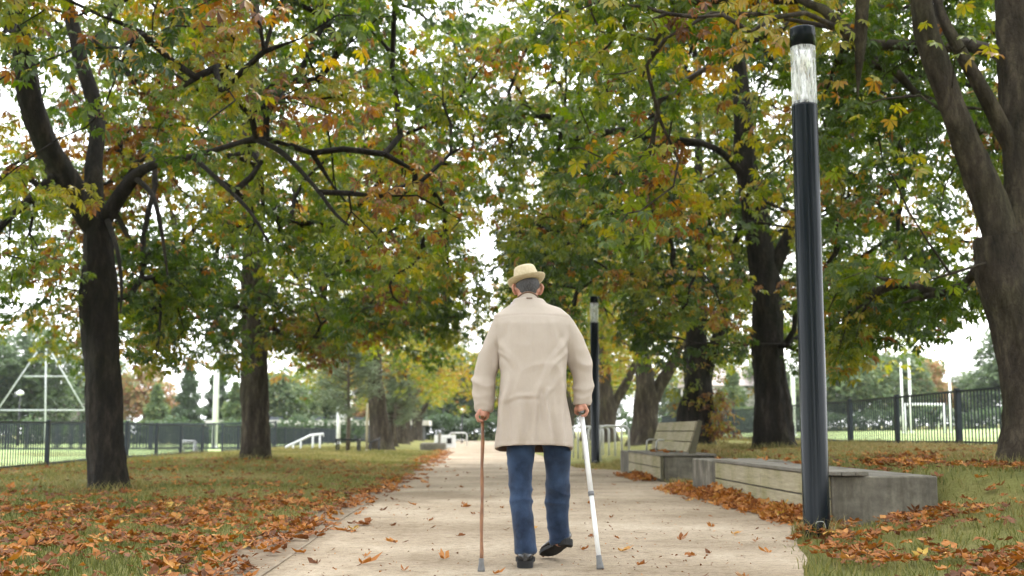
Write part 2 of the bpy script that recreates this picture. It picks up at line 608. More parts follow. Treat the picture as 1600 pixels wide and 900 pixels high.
def woodmesh(name, P, cnt, chains, r0=0.0095, rmax=0.08):
    Vs = []; Fs = []; base = 0
    for ids in chains:
        c = np.maximum(cnt[ids], 1)
        rad = np.minimum(r0 * c ** 0.52, rmax); rad[0] = min(rad[0], rad[1] * 1.25); rad[-1] *= 0.6
        pts = P[ids]
        S = 7 if rad[0] > 0.04 else (5 if rad[0] > 0.018 else 3)
        t = np.gradient(pts, axis=0); t /= (np.linalg.norm(t, axis=1, keepdims=True) + 1e-9)
        ref = np.array([0.3, 0.5, 0.81]) if abs(t[0] @ np.array([0.3, 0.5, 0.81])) < 0.9 else np.array([0.9, -0.3, 0.2])
        u = np.cross(t, ref); u /= (np.linalg.norm(u, axis=1, keepdims=True) + 1e-9)
        v = np.cross(t, u)
        a = np.arange(S) * 2 * PI / S
        ring = pts[:, None, :] + (u[:, None, :] * np.cos(a)[None, :, None] + v[:, None, :] * np.sin(a)[None, :, None]) * rad[:, None, None]
        m = len(ids)
        i, j = np.meshgrid(np.arange(m - 1), np.arange(S), indexing='ij')
        k = (j + 1) % S
        f = np.stack([i * S + j, i * S + k, (i + 1) * S + k, (i + 1) * S + j], axis=-1).reshape(-1, 4) + base
        Vs.append(ring.reshape(-1, 3)); Fs.append(f); base += m * S
    return npmesh(name, np.concatenate(Vs), np.concatenate(Fs), smooth=True)


def trunkmesh(name, stems, r, sides=40, flare=0.55, rough=0.045, lump=0.05):
    Vs = []; Fs = []; base = 0
    for si, (pts, rad) in enumerate(stems):
        S = sides if si == 0 else max(10, sides // 2)
        t = np.gradient(pts, axis=0); t /= np.linalg.norm(t, axis=1, keepdims=True)
        u = np.cross(t, np.array([0.1, 1.0, 0.05])); u /= np.linalg.norm(u, axis=1, keepdims=True)
        v = np.cross(t, u)
        a = np.arange(S) * 2 * PI / S
        rr = np.repeat(rad[:, None], S, 1)
        zz = (pts[:, 2] - stems[0][0][0, 2])[:, None]
        if si == 0:
            ph = r.uniform(0, 6.28, 3)
            lob = 0.55 + 0.45 * np.cos(4 * a + ph[0]) + 0.3 * np.cos(3 * a + ph[1])
            rr = rr * (1 + flare * np.clip(lob, 0.15, 2)[None] * np.exp(-np.maximum(zz, 0) / 0.28))
        q = r.uniform(0, 6.28, 8)
        ln = np.arange(len(pts))[:, None] * 0.12
        fis = np.sin(5 * a[None] + 0.5 * np.sin(ln * 2.1 + q[0]) + q[1]) * 0.5 + np.sin(9 * a[None] + 0.9 * np.sin(ln * 1.6 + q[2]) + q[3]) * 0.35 + r.normal(0, 0.45, rr.shape)
        lm = np.sin(2 * a[None] + ln * 1.7 + q[4]) * np.sin(ln * 2.6 + q[5]) + 0.7 * np.sin(3 * a[None] - ln * 2.9 + q[6])
        rr = rr * (1 + rough * fis + lump * lm)
        ring = pts[:, None, :] + (u[:, None, :] * np.cos(a)[None, :, None] + v[:, None, :] * np.sin(a)[None, :, None]) * rr[..., None]
        m = len(pts)
        i, j = np.meshgrid(np.arange(m - 1), np.arange(S), indexing='ij')
        k = (j + 1) % S
        f = np.stack([i * S + j, i * S + k, (i + 1) * S + k, (i + 1) * S + j], axis=-1).reshape(-1, 4) + base
        Vs.append(ring.reshape(-1, 3)); Fs.append(f); base += m * S
    return npmesh(name, np.concatenate(Vs), np.concatenate(Fs), smooth=True)


def proj(p):
    d = CM.transposed() @ (Vector(p) - Vector((0, 0, HC)))
    return 800 + F * d.x / -d.z, 450 - F * d.y / -d.z, -d.z


def shows_lamp(p):
    px, py, dz = proj(p)
    m = 0.42 * F / dz
    return not (p[1] < 29.5 and 912 - m < px < 946 + m and 452 - 0.4 * m < py < 760)


def crown_points(r, n, c, rad, ztop, zskirt, keep=None, core=0.45):
    """Leaf-cluster centres: a tall dome with a hanging skirt round its rim. c = trunk x,y (world)."""
    out = []
    tries = 0
    q = r.uniform(0, 6.28, 6)
    while len(out) < n and tries < n * 60:
        tries += 1
        a = r.uniform(0, 2 * PI)
        z = zskirt + (ztop - zskirt) * r.beta(1.15, 1.5)
        h = (z - zskirt) / (ztop - zskirt)
        env = math.sqrt(max(0.0, 1 - max(0, (h - 0.25) / 0.75) ** 2.2)) * rad * (1 + 0.12 * math.sin(3 * a + q[0] + 3 * h) + 0.08 * math.sin(5 * a + q[1] - 5 * h))
        f = r.uniform(core ** 2, 1) ** 0.5
        lo = zskirt + (1 - f) * 1.6 + 0.35 * math.sin(4 * a + q[3])       # the skirt hangs lowest at the rim
        if z < lo:
            continue
        p = np.array([c[0] + env * f * math.cos(a), c[1] + env * f * math.sin(a), z])
        g = math.sin(p[0] * 1.5 + q[2]) * math.sin(p[1] * 1.4 + q[4]) * math.sin(p[2] * 1.9 + q[5])
        if not shows_lamp(p):
            continue
        if g > 0.30:
            continue
        if keep is not None and not keep(p):
            continue
        out.append(p)
    return np.array(out)


def foliage(r, pts, P0, per, spread, size, hues, T, huefun=None, hang=0.5):
    """Leaves round each cluster centre: whorls facing out and hanging."""
    n = len(pts); k = per
    c = np.repeat(pts, k, axis=0)
    off = r.normal(0, 1, (n * k, 3)); off /= np.linalg.norm(off, axis=1, keepdims=True)
    off *= (r.uniform(0.1, 1, (n * k, 1)) ** 0.6) * spread
    off[:, 2] *= 0.62
    pos = c + off
    out = pos - P0; out[:, 2] = 0
    out /= (np.linalg.norm(out, axis=1, keepdims=True) + 1e-6)
    lo = off.copy(); lo[:, 2] = 0; lo /= (np.linalg.norm(lo, axis=1, keepdims=True) + 1e-6)
    ang = r.uniform(0.0, 1.25, n * k)
    hz = out * 0.45 + lo * 0.8 + r.normal(0, 0.35, (n * k, 3)) * np.array([1, 1, 0])
    hz /= (np.linalg.norm(hz, axis=1, keepdims=True) + 1e-6)
    fwd = hz * np.cos(ang)[:, None] + np.array([0, 0, -1]) * np.sin(ang)[:, None] * (0.6 + hang)
    up = np.array([0, 0, 1]) + r.normal(0, 0.35, (n * k, 3)) + hz * 0.3
    Rm = frames(fwd, up)
    q = r.uniform(0, 6.28, 6)
    nz = np.sin(pts[:, 0] * 1.1 + q[0] + np.sin(pts[:, 2] * 0.8 + q[1])) + np.sin(pts[:, 1] * 1.0 + q[2] + np.sin(pts[:, 0] * 0.7 + q[3])) + np.sin(pts[:, 2] * 1.3 + q[4] + np.sin(pts[:, 1] * 0.9))
    rk_ = np.argsort(np.argsort(nz * 0.8 + r.normal(0, 0.8, n))) / max(1, n)         # colour turns branch by branch
    cp = np.cumsum(np.array(hues[1]) / np.sum(hues[1]))
    ch = np.array(hues[0])[np.minimum(np.searchsorted(cp, rk_), len(cp) - 1)] + r.normal(0, 0.05, n)
    if huefun is not None:
        ch = ch + huefun(pts)
    hue = np.repeat(ch, k) + r.normal(0, 0.075, n * k)
    od = r.random(n * k) < 0.045
    hue = np.where(od, r.uniform(0.65, 0.98, n * k), hue)
    return leaves(pos, Rm, size * r.uniform(0.7, 1.2, n * k), np.clip(hue, 0, 1), T, r)


HU_MIX = ([0.14, 0.3, 0.5, 0.66, 0.84], [0.33, 0.36, 0.20, 0.06, 0.05])
HU_GREEN = ([0.1, 0.28, 0.45, 0.62, 0.82], [0.36, 0.38, 0.17, 0.06, 0.03])
HU_YEL = ([0.25, 0.45, 0.58, 0.68, 0.8], [0.12, 0.28, 0.30, 0.24, 0.06])
HU_BROWN = ([0.15, 0.38, 0.55, 0.76, 0.92], [0.28, 0.38, 0.19, 0.08, 0.07])
TRI = [0]


def tree(name, label, base, stems, rad, ztop, zskirt, ncl, per, size, hues, seed, T=T7, keep=None, huefun=None, spread=0.55,
         extra=None, fill=None, bark='bark', core=0.45, group='chestnut trees lining the path', center=None, lump=0.075, zmin=1.9, rough=0.055, rmax=0.08):
    r = np.random.default_rng(seed)
    b = np.array(base, float)
    st = [crom(p, q, 0.10) for p, q in stems]
    cen = (b if center is None else np.array(center, float))
    cl = crown_points(r, ncl, cen[:2], rad, b[2] + ztop, b[2] + zskirt, keep, core)
    if fill:
        cl = np.concatenate([cl, np.array([tuple(q) for q in fill])])
    ex = np.zeros((0, 3)) if extra is None else np.array(extra, float)
    allc = np.concatenate([cl, ex])
    P, D, cnt, chains = skeleton(st, allc, r, zmin=b[2] + zmin)
    root = empty(name, tuple(b), label, 'tree', group)
    mt = trunkmesh('trunk', [(p - b, q) for p, q in st], r, lump=lump, rough=rough)
    link('trunk', mt, M[bark], root)
    wm = woodmesh('branches', P - b, cnt, chains, rmax=rmax)
    tag(link('branches', wm, M[bark], root), kind='stuff')
    V, Fc, H = foliage(r, cl, b, per, spread, size, hues, T, huefun)
    TRI[0] += len(Fc)
    tag(link('crown', npmesh('crown', V - b, Fc, H), M['leaf'], root), kind='stuff')
    return root, r


def copytree(root, loc, rz, sc, label, group=None):
    o = root.copy(); COL.objects.link(o)
    o.location = loc; o.rotation_euler = (0, 0, rz); o.scale = (sc, sc, sc); o['label'] = label
    if group: o['group'] = group
    for ch in list(root.children):
        c = ch.copy(); COL.objects.link(c); c.parent = o
    return o


BIGLEAF = []


def sprays(root, r, spots):
    """Near hanging sprays: every leaf its own part. spots: (point, count, size, hue low, hue high)"""
    if not BIGLEAF:
        TT = leaf_templates(7, 8, 41, wide=0.18, droop=0.35, segs=2)
        for hb in (0.12, 0.3, 0.46, 0.6, 0.72, 0.82, 0.9):
            for k in range(4):
                tv, tf = TT[(k * 2 + int(hb * 10)) % 8]
                BIGLEAF.append((hb, npmesh('leaf', tv, tf, np.full(len(tv), hb) + np.repeat(r.normal(0, 0.05, len(tv) // 5), 5))))
                BIGLEAF[-1][1].materials.append(M['leaf'])
    b = Vector(root.location)
    for p, n, size, h0, h1 in spots:
        for i in range(n):
            off = r.normal(0, 1, 3) * np.array([0.26, 0.22, 0.14])
            a = math.atan2(off[1], off[0]) + r.normal(0, 0.5)
            dn = r.uniform(0.2, 1.15)
            f = np.array([[math.cos(a) * math.cos(dn), math.sin(a) * math.cos(dn), -math.sin(dn)]])
            Rm = frames(f, np.array([[0, 0, 1.0]]) + r.normal(0, 0.25, (1, 3)))[0]
            h = r.uniform(h0, h1)
            c = sorted(BIGLEAF, key=lambda q: abs(q[0] - h))[:4]
            me = c[int(r.integers(0, 4))][1]
            o = bpy.data.objects.new('leaf', me); COL.objects.link(o); o.parent = root
            s = size * r.uniform(0.75, 1.15)
            m = Matrix(((*Rm[0], 0), (*Rm[1], 0), (*Rm[2], 0), (0, 0, 0, 1)))
            o.matrix_local = Matrix.Translation(Vector(p) + Vector(off) - b) @ m @ Matrix.Scale(s, 4)


# ================================================================ GROUND
def strip(name, xs, ys, zoff, mat, zf=ground):
    X, Y = np.meshgrid(xs, ys)
    Z = zf(X, Y) + zoff
    nx = len(xs); ny = len(ys)
    i, j = np.meshgrid(np.arange(ny - 1), np.arange(nx - 1), indexing='ij')
    f = np.stack([i * nx + j, i * nx + j + 1, (i + 1) * nx + j + 1, (i + 1) * nx + j], -1).reshape(-1, 4)
    me = npmesh(name, np.stack([X, Y, Z], -1).reshape(-1, 3), f, smooth=True)
    return tag(link(name, me, mat), kind='structure')


xs = np.unique(np.concatenate([np.linspace(-260, -14, 30), np.linspace(-14, 14, 141), np.linspace(14, 260, 30)]))
ys = np.unique(np.concatenate([np.linspace(-25, 4, 10), np.linspace(4, 34, 121), np.linspace(34, 80, 60), np.linspace(80, 420, 30)]))
strip('ground', xs, ys, 0, M['ground'])
# playing fields beyond the fences
strip('playing_field_left', np.linspace(-120, -10.4, 60), np.linspace(10, 96, 60), 0.012, M['pitch'])
strip('playing_field_right', np.linspace(9.7, 130, 60), np.linspace(8, 92, 60), 0.012, M['pitch'])


def path_edges(y):
    l = -1.52 + 0.07 * np.sin(y * 1.9) + 0.06 * np.sin(y * 4.3 + 1) - 0.10 * np.exp(-((y - 6.8) / 1.5) ** 2) + 0.02 * np.sin(y * 9.1)
    l = l + 0.35 * sst(12, 24, y)
    rt = 1.85 + 0.65 * sst(6.5, 9.6, y) + 0.6 * sst(9.3, 10.2, y) - 0.75 * sst(25.2, 27.5, y) + 0.05 * np.sin(y * 2.7) * (1 - sst(9.5, 10, y))
    return l, rt


py = np.unique(np.concatenate([np.linspace(-6, 34, 240), np.linspace(34, 110, 60)]))
l, rt = path_edges(py)
nn = 40
V = []
for k in range(nn + 1):
    x = l + (rt - l) * k / nn
    V.append(np.stack([x, py, np.full_like(py, 0.012) + 0.004 * np.sin(x * 3 + py) * np.sin(py * 1.3)], -1))
V = np.array(V)
m_, n_ = V.shape[:2]
i, j = np.meshgrid(np.arange(m_ - 1), np.arange(n_ - 1), indexing='ij')
f = np.stack([i * n_ + j, (i + 1) * n_ + j, (i + 1) * n_ + j + 1, i * n_ + j + 1], -1).reshape(-1, 4)
tag(link('path', npmesh('path', V.reshape(-1, 3), f, smooth=True), M['path']), kind='structure')
mb = MB()
yy = np.linspace(3, 14.5, 40)
mb.loft([[(-1.165 + 0.012 * math.sin(y), y, -0.03), (-1.145 + 0.012 * math.sin(y), y, -0.03), (-1.145 + 0.012 * math.sin(y), y, 0.022), (-1.165 + 0.012 * math.sin(y), y, 0.022)] for y in yy], smooth=False)
tag(mb.build('path_edging', noisy('edging_timber', (0.13, 0.10, 0.07), (0.24, 0.19, 0.13), 9)), kind='structure')


# ================================================================ SEATS
def board(parent, x0, x1, y0, y1, z0, z1, mat='board', name='board'):
    return MB().box(x0, x1, y0, y1, z0, z1, 0.004, 0.0015).build(name, M[mat], parent)


X0, X1 = 3.06, 3.96
b1 = empty('concrete_bench', (X0, 10.3, 0), 'long low concrete bench with timber front boards and deck, right beside the near lamp post', 'bench')
b1o = Vector(b1.location)


def lb(root, x0, x1, y0, y1, z0, z1, name, mat, bev=0.006, jit=0.0):
    o = Vector(root.location)
    return MB().box(x0 - o.x, x1 - o.x, y0 - o.y, y1 - o.y, z0 - o.z, z1 - o.z, bev, jit).build(name, M[mat], root)


lb(b1, X0, X1, 10.3, 15.05, -0.2, 0.43, 'concrete_block', 'concrete', 0.012)
lb(b1, X0 - 0.045, X1 - 0.001, 15.06, 16.6, -0.2, 0.445, 'concrete_block', 'concrete', 0.012)
for k, (za, zb) in enumerate(((0.245, 0.428), (0.055, 0.228))):
    for ya, yb in ((10.34, 12.69), (12.70, 15.04)):
        lb(b1, X0 - 0.045, X0 - 0.003, ya, yb, za, zb, 'board', 'board', 0.004, 0.0015)
for k in range(3):
    for ya, yb in ((10.22, 12.7), (12.71, 15.045)):
        lb(b1, X0 - 0.055 + k * 0.116, X0 - 0.055 + k * 0.116 + 0.109, ya, yb, 0.434, 0.470, 'deck_board', 'deck', 0.005, 0.002)

b2 = empty('concrete_bench', (X0, 19.5, 0), 'concrete bench with slatted timber backrest, farther along the path', 'bench')
lb(b2, X0 + 0.02, X1, 19.5, 23.4, -0.2, 0.415, 'concrete_block', 'concrete', 0.012)
lb(b2, X0 - 0.03, X1, 23.41, 24.7, -0.2, 0.435, 'concrete_block', 'concrete', 0.012)
for za, zb in ((0.24, 0.412), (0.06, 0.225)):
    lb(b2, X0 - 0.03, X0 + 0.017, 19.53, 23.4, za, zb, 'board', 'board', 0.004)
lb(b2, X0 - 0.028, X0 + 0.016, 19.46, 19.525, 0.02, 0.412, 'corner_post', 'boardend', 0.004)
for k in range(7):
    lb(b2, X0 - 0.05 + k * 0.132, X0 - 0.05 + k * 0.132 + 0.124, 19.45, 23.40, 0.42, 0.452, 'deck_board', 'deck', 0.005, 0.002)
bk = MB()
for k in range(3):
    a = k * 0.178
    for (ya, yb) in ([(19.62, 23.6)] if k else [(19.62, 21.6), (21.61, 23.6)]):
        lx = X0 + 0.46
        dx, dz = 0.30, 0.954
        rings = []
        for y in (ya, yb):
            p = lambda t, h: (lx + dx * h - dz * t - b2.location.x, y - b2.location.y, 0.475 + dz * h + dx * t)
            rings.append([p(0.0, a), p(0.035, a), p(0.035, a + 0.158), p(0.0, a + 0.158)])
        MB().loft(rings, smooth=False).build('back_board', M['board'], b2)
for y in (19.58, 21.4, 23.5):
    lx = X0 + 0.47
    p = lambda t, h, yy: (lx + 0.30 * h - 0.954 * t - b2.location.x, yy - b2.location.y, 0.44 + 0.954 * h + 0.30 * t)
    MB().loft([[p(0.034, 0, q), p(-0.07, 0, q), p(-0.03, 0.57, q), p(0.034, 0.57, q)] for q in (y - 0.03, y + 0.03)], smooth=False).build('back_support', M['boardend'], b2)
for y in (22.1, 23.3):
    lx = X0 + 0.30
    MB().tube([(lx - b2.location.x, y - b2.location.y, 0.452), (lx + 0.01 - b2.location.x, y - b2.location.y, 0.63), (lx + 0.05 - b2.location.x, y - b2.location.y, 0.66), (lx + 0.16 - b2.location.x, y - b2.location.y, 0.66)], 0.014, 8).build('armrest', M['steel'], b2)


# ================================================================ LAMP POSTS
def glassmat():
    m, n, b = newmat('lamp_glass')
    b.inputs['Base Color'].default_value = (0.95, 0.97, 0.97, 1)
    b.inputs['Roughness'].default_value = 0.12
    b.inputs['Specular IOR Level'].default_value = 0.5
    tr = n.nodes.new('ShaderNodeBsdfTransparent')
    nz = noise(n, 9, 4, stretch=(5, 5, 1.2))
    r = ramp(n, [(0.40, (0.18, 0.18, 0.18)), (0.66, (0.60, 0.60, 0.60))], nz.outputs[0])
    mx = n.nodes.new('ShaderNodeMixShader')
    n.links.new(r.outputs[0], mx.inputs[0])
    n.links.new(tr.outputs[0], mx.inputs[1]); n.links.new(b.outputs[0], mx.inputs[2])
    n.links.new(mx.outputs[0], n.nodes['Material Output'].inputs[0])
    return m


M['glass'] = glassmat()
M['mirror'] = noisy('lamp_reflector', (0.75, 0.75, 0.75), (0.88, 0.88, 0.87), 6, 0.25, metal=0.85)


def lamp_post(x, y, label, r=0.102):
    z = gz(x, y) * 0.0
    t = empty('lamp_post', (x, y, z), label, 'lamp post', 'column lamp posts beside the path')
    po = MB().lathe([(r * 1.03, -0.15), (r * 1.03, 0.02), (r, 0.05), (r, 3.36), (r * 0.985, 3.372)], 40).build('pole', M['lamp'], t)
    # arched access hatch at the foot
    h = MB()
    arc = []
    for k in range(15):
        u = k / 14
        xx = -0.045 + 0.09 * u
        zz = 0.03 + 0.10 * math.sqrt(max(0, 1 - (2 * u - 1) ** 4))
        ang = -PI / 2 + xx / r
        arc.append((r * 1.02 * math.cos(ang), r * 1.02 * math.sin(ang), zz))
    h.tube(arc, 0.0022, 6).build('hatch_rim', M['steel'], po)
    MB().lathe([(r * 0.9, 3.374), (r * 0.9, 3.40)], 32).build('collar', M['black'], t)
    g = MB()
    g.loft([[(q * math.cos(2 * PI * k / 40), q * math.sin(2 * PI * k / 40), z_) for k in range(40)] for q, z_ in ((r * 0.97, 3.376), (r * 0.97, 3.846))], caps=False)
    g.build('lamp_glass', M['glass'], t)
    MB().lathe([(0.03, 3.40), (0.03, 3.46), (0.018, 3.47), (0.02, 3.62), (0.012, 3.63)], 20).build('bulb', M['white'], t)
    MB().lathe([(0.012, 3.63), (0.05, 3.72), (0.085, 3.845)], 24).build('reflector', M['mirror'], t)
    for k in range(4):
        a = PI / 4 + k * PI / 2
        MB().tube([(0.075 * math.cos(a), 0.075 * math.sin(a), 3.40), (0.075 * math.cos(a), 0.075 * math.sin(a), 3.845)], 0.006, 6).build('rod', M['steel'], t)
    MB().lathe([(r * 0.99, 3.848), (r * 0.99, 3.99), (r * 0.96, 4.005)], 40).build('cap', M['lamp'], t)
    return t


lamp_post(2.64, 9.33, 'tall dark column lamp with clear glass top standing at the near end of the bench')
lamp_post(2.93, 28.7, 'dark column lamp standing farther off among the bicycle stands, behind the man')

# ================================================================ CYCLE STANDS
hoop = MB()
pts = [(-0.36, 0, -0.1), (-0.36, 0, 0.70)] + [(-0.36 + 0.14 * (1 - math.cos(a)), 0, 0.70 + 0.14 * math.sin(a)) for a in np.linspace(0.2, PI / 2, 6)] + \
      [(0.36 - 0.14 * (1 - math.cos(a)), 0, 0.70 + 0.14 * math.sin(a)) for a in np.linspace(PI / 2, 0.2, 6)] + [(0.36, 0, 0.70), (0.36, 0, -0.1)]
hm = hoop.tube(pts, 0.028, 10).mesh('bicycle_stand')
hm.materials.append(M['steel'])
nm = ['nearest', 'second', 'third', 'fourth', 'fifth', 'sixth', 'farthest']
for k in range(7):
    y = 31.0 + k * 1.05
    o = link('bicycle_stand', hm, None, None, (3.66 - 0.05 * k, y, gz(3.6, y)))
    o.rotation_euler[2] = random.uniform(-0.03, 0.03)
    tag(o, 'pale steel hoop bicycle stand, %s of the row of seven past the benches' % nm[k], 'bicycle stand', 'hoop bicycle stands')

# ================================================================ FENCES
barm = MB().box(-0.010, 0.010, -0.010, 0.010, 0.06, 1.04).mesh('bar'); barm.materials.append(M['fence'])
postm = MB().box(-0.04, 0.04, -0.065, 0.065, -0.25, 1.10, 0.005).mesh('post'); postm.materials.append(M['fence'])


def fence(x, y0, y1, label, phase, nmax=300, x1=None, hs=1.0, spacing=0.15):
    t = empty('railing_fence', (x, y0, gz(x, y0)), label, 'fence', 'dark railing fences')
    bz = gz(x, y0)
    xa = lambda y: x + ((x1 - x) * (y - y0) / (y1 - y0) if x1 is not None else 0)
    pys = [phase + 3.25 * k for k in range(40) if y0 - 0.01 <= phase + 3.25 * k <= y1 + 0.01]
    for y in pys:
        link('post', postm, None, t, (xa(y) - x, y - y0, gz(xa(y), y) - bz)).scale[2] = hs
    ends = [y0] + pys + [y1]
    for a, b in zip(ends[:-1], ends[1:]):
        if b - a < 0.2:
            continue
        for zc in (0.10, 1.04):
            za = gz(xa(a), a) - bz; zb = gz(xa(b), b) - bz
            MB().loft([[(xa(q) - x - 0.02, q - y0, zz + zc * hs - 0.02), (xa(q) - x + 0.02, q - y0, zz + zc * hs - 0.02), (xa(q) - x + 0.02, q - y0, zz + zc * hs + 0.02), (xa(q) - x - 0.02, q - y0, zz + zc * hs + 0.02)]
                       for q, zz in ((a + 0.066, za), (b - 0.066, zb))], smooth=False).build('rail', M['fence'], t)
    n = int((y1 - y0) / spacing)
    cnt = 0
    for k in range(n):
        y = y0 + (k + 0.5) * spacing
        if min(abs(y - p) for p in pys) < 0.1:
            continue
        o = link('bar', barm, None, t, (xa(y) - x, y - y0, gz(xa(y), y) - bz))
        o.scale[2] = hs
        cnt += 1
        if cnt >= nmax:
            break
    return t


fence(-9.75, 23.0, 46.0, 'dark upright-bar railing fence running along the playing field on the left', 25.4, 170)
fence(9.1, 17.2, 58.0, 'dark upright-bar railing fence on the bank to the right of the path', 19.3, 280)


def cross_fence(x0, x1, y, h, label, name='mesh_fence', step=3.0):
    """far dark fence running across the view, made of mesh panels between posts"""
    t = empty(name, (x0, y, gz(x0, y)), label, 'fence')
    b = gz(x0, y)
    n = max(1, int((x1 - x0) / step))
    for k in range(n + 1):
        x = x0 + (x1 - x0) * k / n
        z = gz(x, y) - b
        MB().box(x - x0 - 0.05, x - x0 + 0.05, -0.05, 0.05, z - 0.2, z + h + 0.06).build('post', M['fence'], t)
        if k < n:
            xb = x0 + (x1 - x0) * (k + 1) / n
            zb = gz(xb, y) - b
            for zz in (0.08, h):
                MB().loft([[(q - x0, -0.03, a + zz - 0.04), (q - x0, 0.03, a + zz - 0.04), (q - x0, 0.03, a + zz + 0.04), (q - x0, -0.03, a + zz + 0.04)] for q, a in ((x + 0.055, z), (xb - 0.055, zb))], smooth=False).build('rail', M['fence'], t)
            m = MB()
            for i in range(int((xb - x) / 0.12)):
                u = x + 0.1 + i * 0.12 - x0
                zq = z + (zb - z) * (u - (x - x0)) / (xb - x)
                m.box(u - 0.022, u + 0.022, -0.012, 0.012, zq + 0.1, zq + h - 0.03)
            tag(m.build('bar_panel', M['fence'], t), kind='stuff')
    return t


cross_fence(-50, -9.8, 62, 1.3, 'long dark fence crossing the far side of the left playing field', step=3.0)
fence(-9.75, 48.5, 100.0, 'dark railing fence continuing into the distance behind the handrail', 48.6, 250, spacing=0.2)

# ================================================================ AVENUE TREES
def WS(lst, dy=0):
    return [tuple(W(a, b, c)) for a, b, c in lst]


# --- first tree on the left
B = W(170, 765, 16.9); B.z = gz(B.x, B.y) - 0.05
st = [(WS([(172, 776, 16.9), (165, 690, 16.9), (161, 590, 16.9), (156, 490, 16.9), (154, 410, 16.9), (152, 345, 16.9)]), [0.25, 0.245, 0.23, 0.245, 0.21, 0.18]),
      (WS([(152, 365, 16.9), (108, 292, 16.7), (72, 225, 16.4), (46, 150, 16.2), (33, 60, 16.2), (28, -60, 16.3), (60, -220, 16.5)]), [0.17, 0.185, 0.165, 0.15, 0.135, 0.10, 0.05]),
      (WS([(152, 355, 16.9), (146, 270, 17.1), (151, 180, 17.4), (123, 80, 17.6), (102, -40, 17.8), (120, -200, 18)]), [0.14, 0.125, 0.11, 0.10, 0.08, 0.04]),
      (WS([(158, 350, 16.9), (205, 282, 16.8), (240, 258, 16.4), (310, 242, 15.8), (400, 215, 15.0)]), [0.11, 0.09, 0.06, 0.04, 0.03]),
      (WS([(395, 216, 15.05), (440, 238, 14.7), (490, 290, 14.3), (525, 335, 14.0), (545, 352, 13.9)]), [0.035, 0.032, 0.026, 0.02, 0.012]),
      (WS([(300, 244, 15.9), (345, 285, 15.4), (390, 330, 15.0), (420, 380, 14.8)]), [0.035, 0.028, 0.022, 0.012]),
      (WS([(212, 278, 16.75), (238, 305, 16.3), (252, 360, 16.0), (262, 430, 15.9)]), [0.045, 0.036, 0.028, 0.014]),
      (WS([(168, 345, 16.8), (182, 385, 16.3), (190, 440, 16.1), (188, 490, 16.0)]), [0.04, 0.03, 0.022, 0.012]),
      (WS([(85, 275, 16.55), (40, 318, 16.1), (0, 355, 15.8), (-50, 420, 15.4)]), [0.075, 0.055, 0.045, 0.02])]
rk = np.random.default_rng(3)


def keepL0(p):
    if p[0] > 0.3 + 0.6 * math.sin(p[2] * 1.6 + p[1] * 0.9) or p[1] < 11.2:
        return False
    px, py, _ = proj(p)
    if p[1] < 17.3 and px < 275 and 110 < py < 420:          # the open fork of the trunk
        return rk.random() < 0.10
    if p[1] < 15.6 and 275 <= px < 580 and 170 < py < 400:
        return rk.random() < 0.35
    if p[0] < -6.2 and p[2] < 4.6:
        return rk.random() < 0.22
    if p[1] < 15.5 and p[2] < 3.1:
        return rk.random() < 0.15
    if abs(p[0] - (-5.0)) < 0.9 and p[1] < 16.9 and p[2] < 3.6:
        return False
    return True


def hang(rects, seed):
    q = np.random.default_rng(seed); o = []
    for x0, x1, y0, y1, Y0, Y1, n in rects:
        for _ in range(n):
            p = W(q.uniform(x0, x1), q.uniform(y0, y1), q.uniform(Y0, Y1))
            if shows_lamp(p):
                o.append(p)
    return o


fillL0 = hang([(0, 120, 395, 485, 15, 17.5, 9), (0, 110, 250, 330, 15, 18, 8), (195, 290, 440, 560, 18, 20.5, 26), (200, 330, 380, 470, 17, 20, 16), (230, 265, 545, 570, 18, 19.5, 4)], 301)
fillL1 = hang([(330, 372, 500, 590, 23, 26, 12), (420, 520, 520, 570, 24, 27, 14), (280, 360, 430, 490, 22, 26, 14), (430, 600, 470, 540, 24, 28, 26), (600, 700, 440, 520, 24, 29, 22), (660, 760, -20, 300, 24, 31, 46)], 302)
fillR0 = hang([(1290, 1345, 470, 585, 14.5, 17, 14), (1300, 1450, 430, 525, 14, 17, 24), (1450, 1520, 420, 500, 13.5, 16, 7)], 303)
fillR1 = hang([(930, 1150, 430, 560, 20, 23, 40), (1240, 1300, 450, 560, 20, 24, 14), (800, 930, 330, 430, 20, 24, 18), (745, 820, -20, 330, 20, 26, 40)], 304)
spL = [(W(305, 12, 11.9), 9, 0.145, 0.68, 0.9), (W(395, 30, 11.8), 10, 0.145, 0.66, 0.92), (W(210, 60, 12.4), 9, 0.145, 0.5, 0.9), (W(470, 60, 12.2), 8, 0.145, 0.3, 0.75),
       (W(120, 25, 12.5), 9, 0.145, 0.4, 0.88), (W(345, 140, 12.8), 8, 0.145, 0.55, 0.85), (W(560, 25, 12.5), 9, 0.145, 0.15, 0.55), (W(30, 40, 12.6), 8, 0.145, 0.3, 0.9)]
t, r_ = tree('chestnut_tree', 'dark-trunked chestnut forking low, with spreading branches, nearest on the left', tuple(B), st, 5.6, 11.5, 2.5, 800, 22, 0.124, HU_BROWN, 21,
             keep=keepL0, fill=fillL0, extra=[p for p, *_ in spL], bark='bark2', core=0.3, spread=0.5, rmax=0.042)
sprays(t, r_, spL)

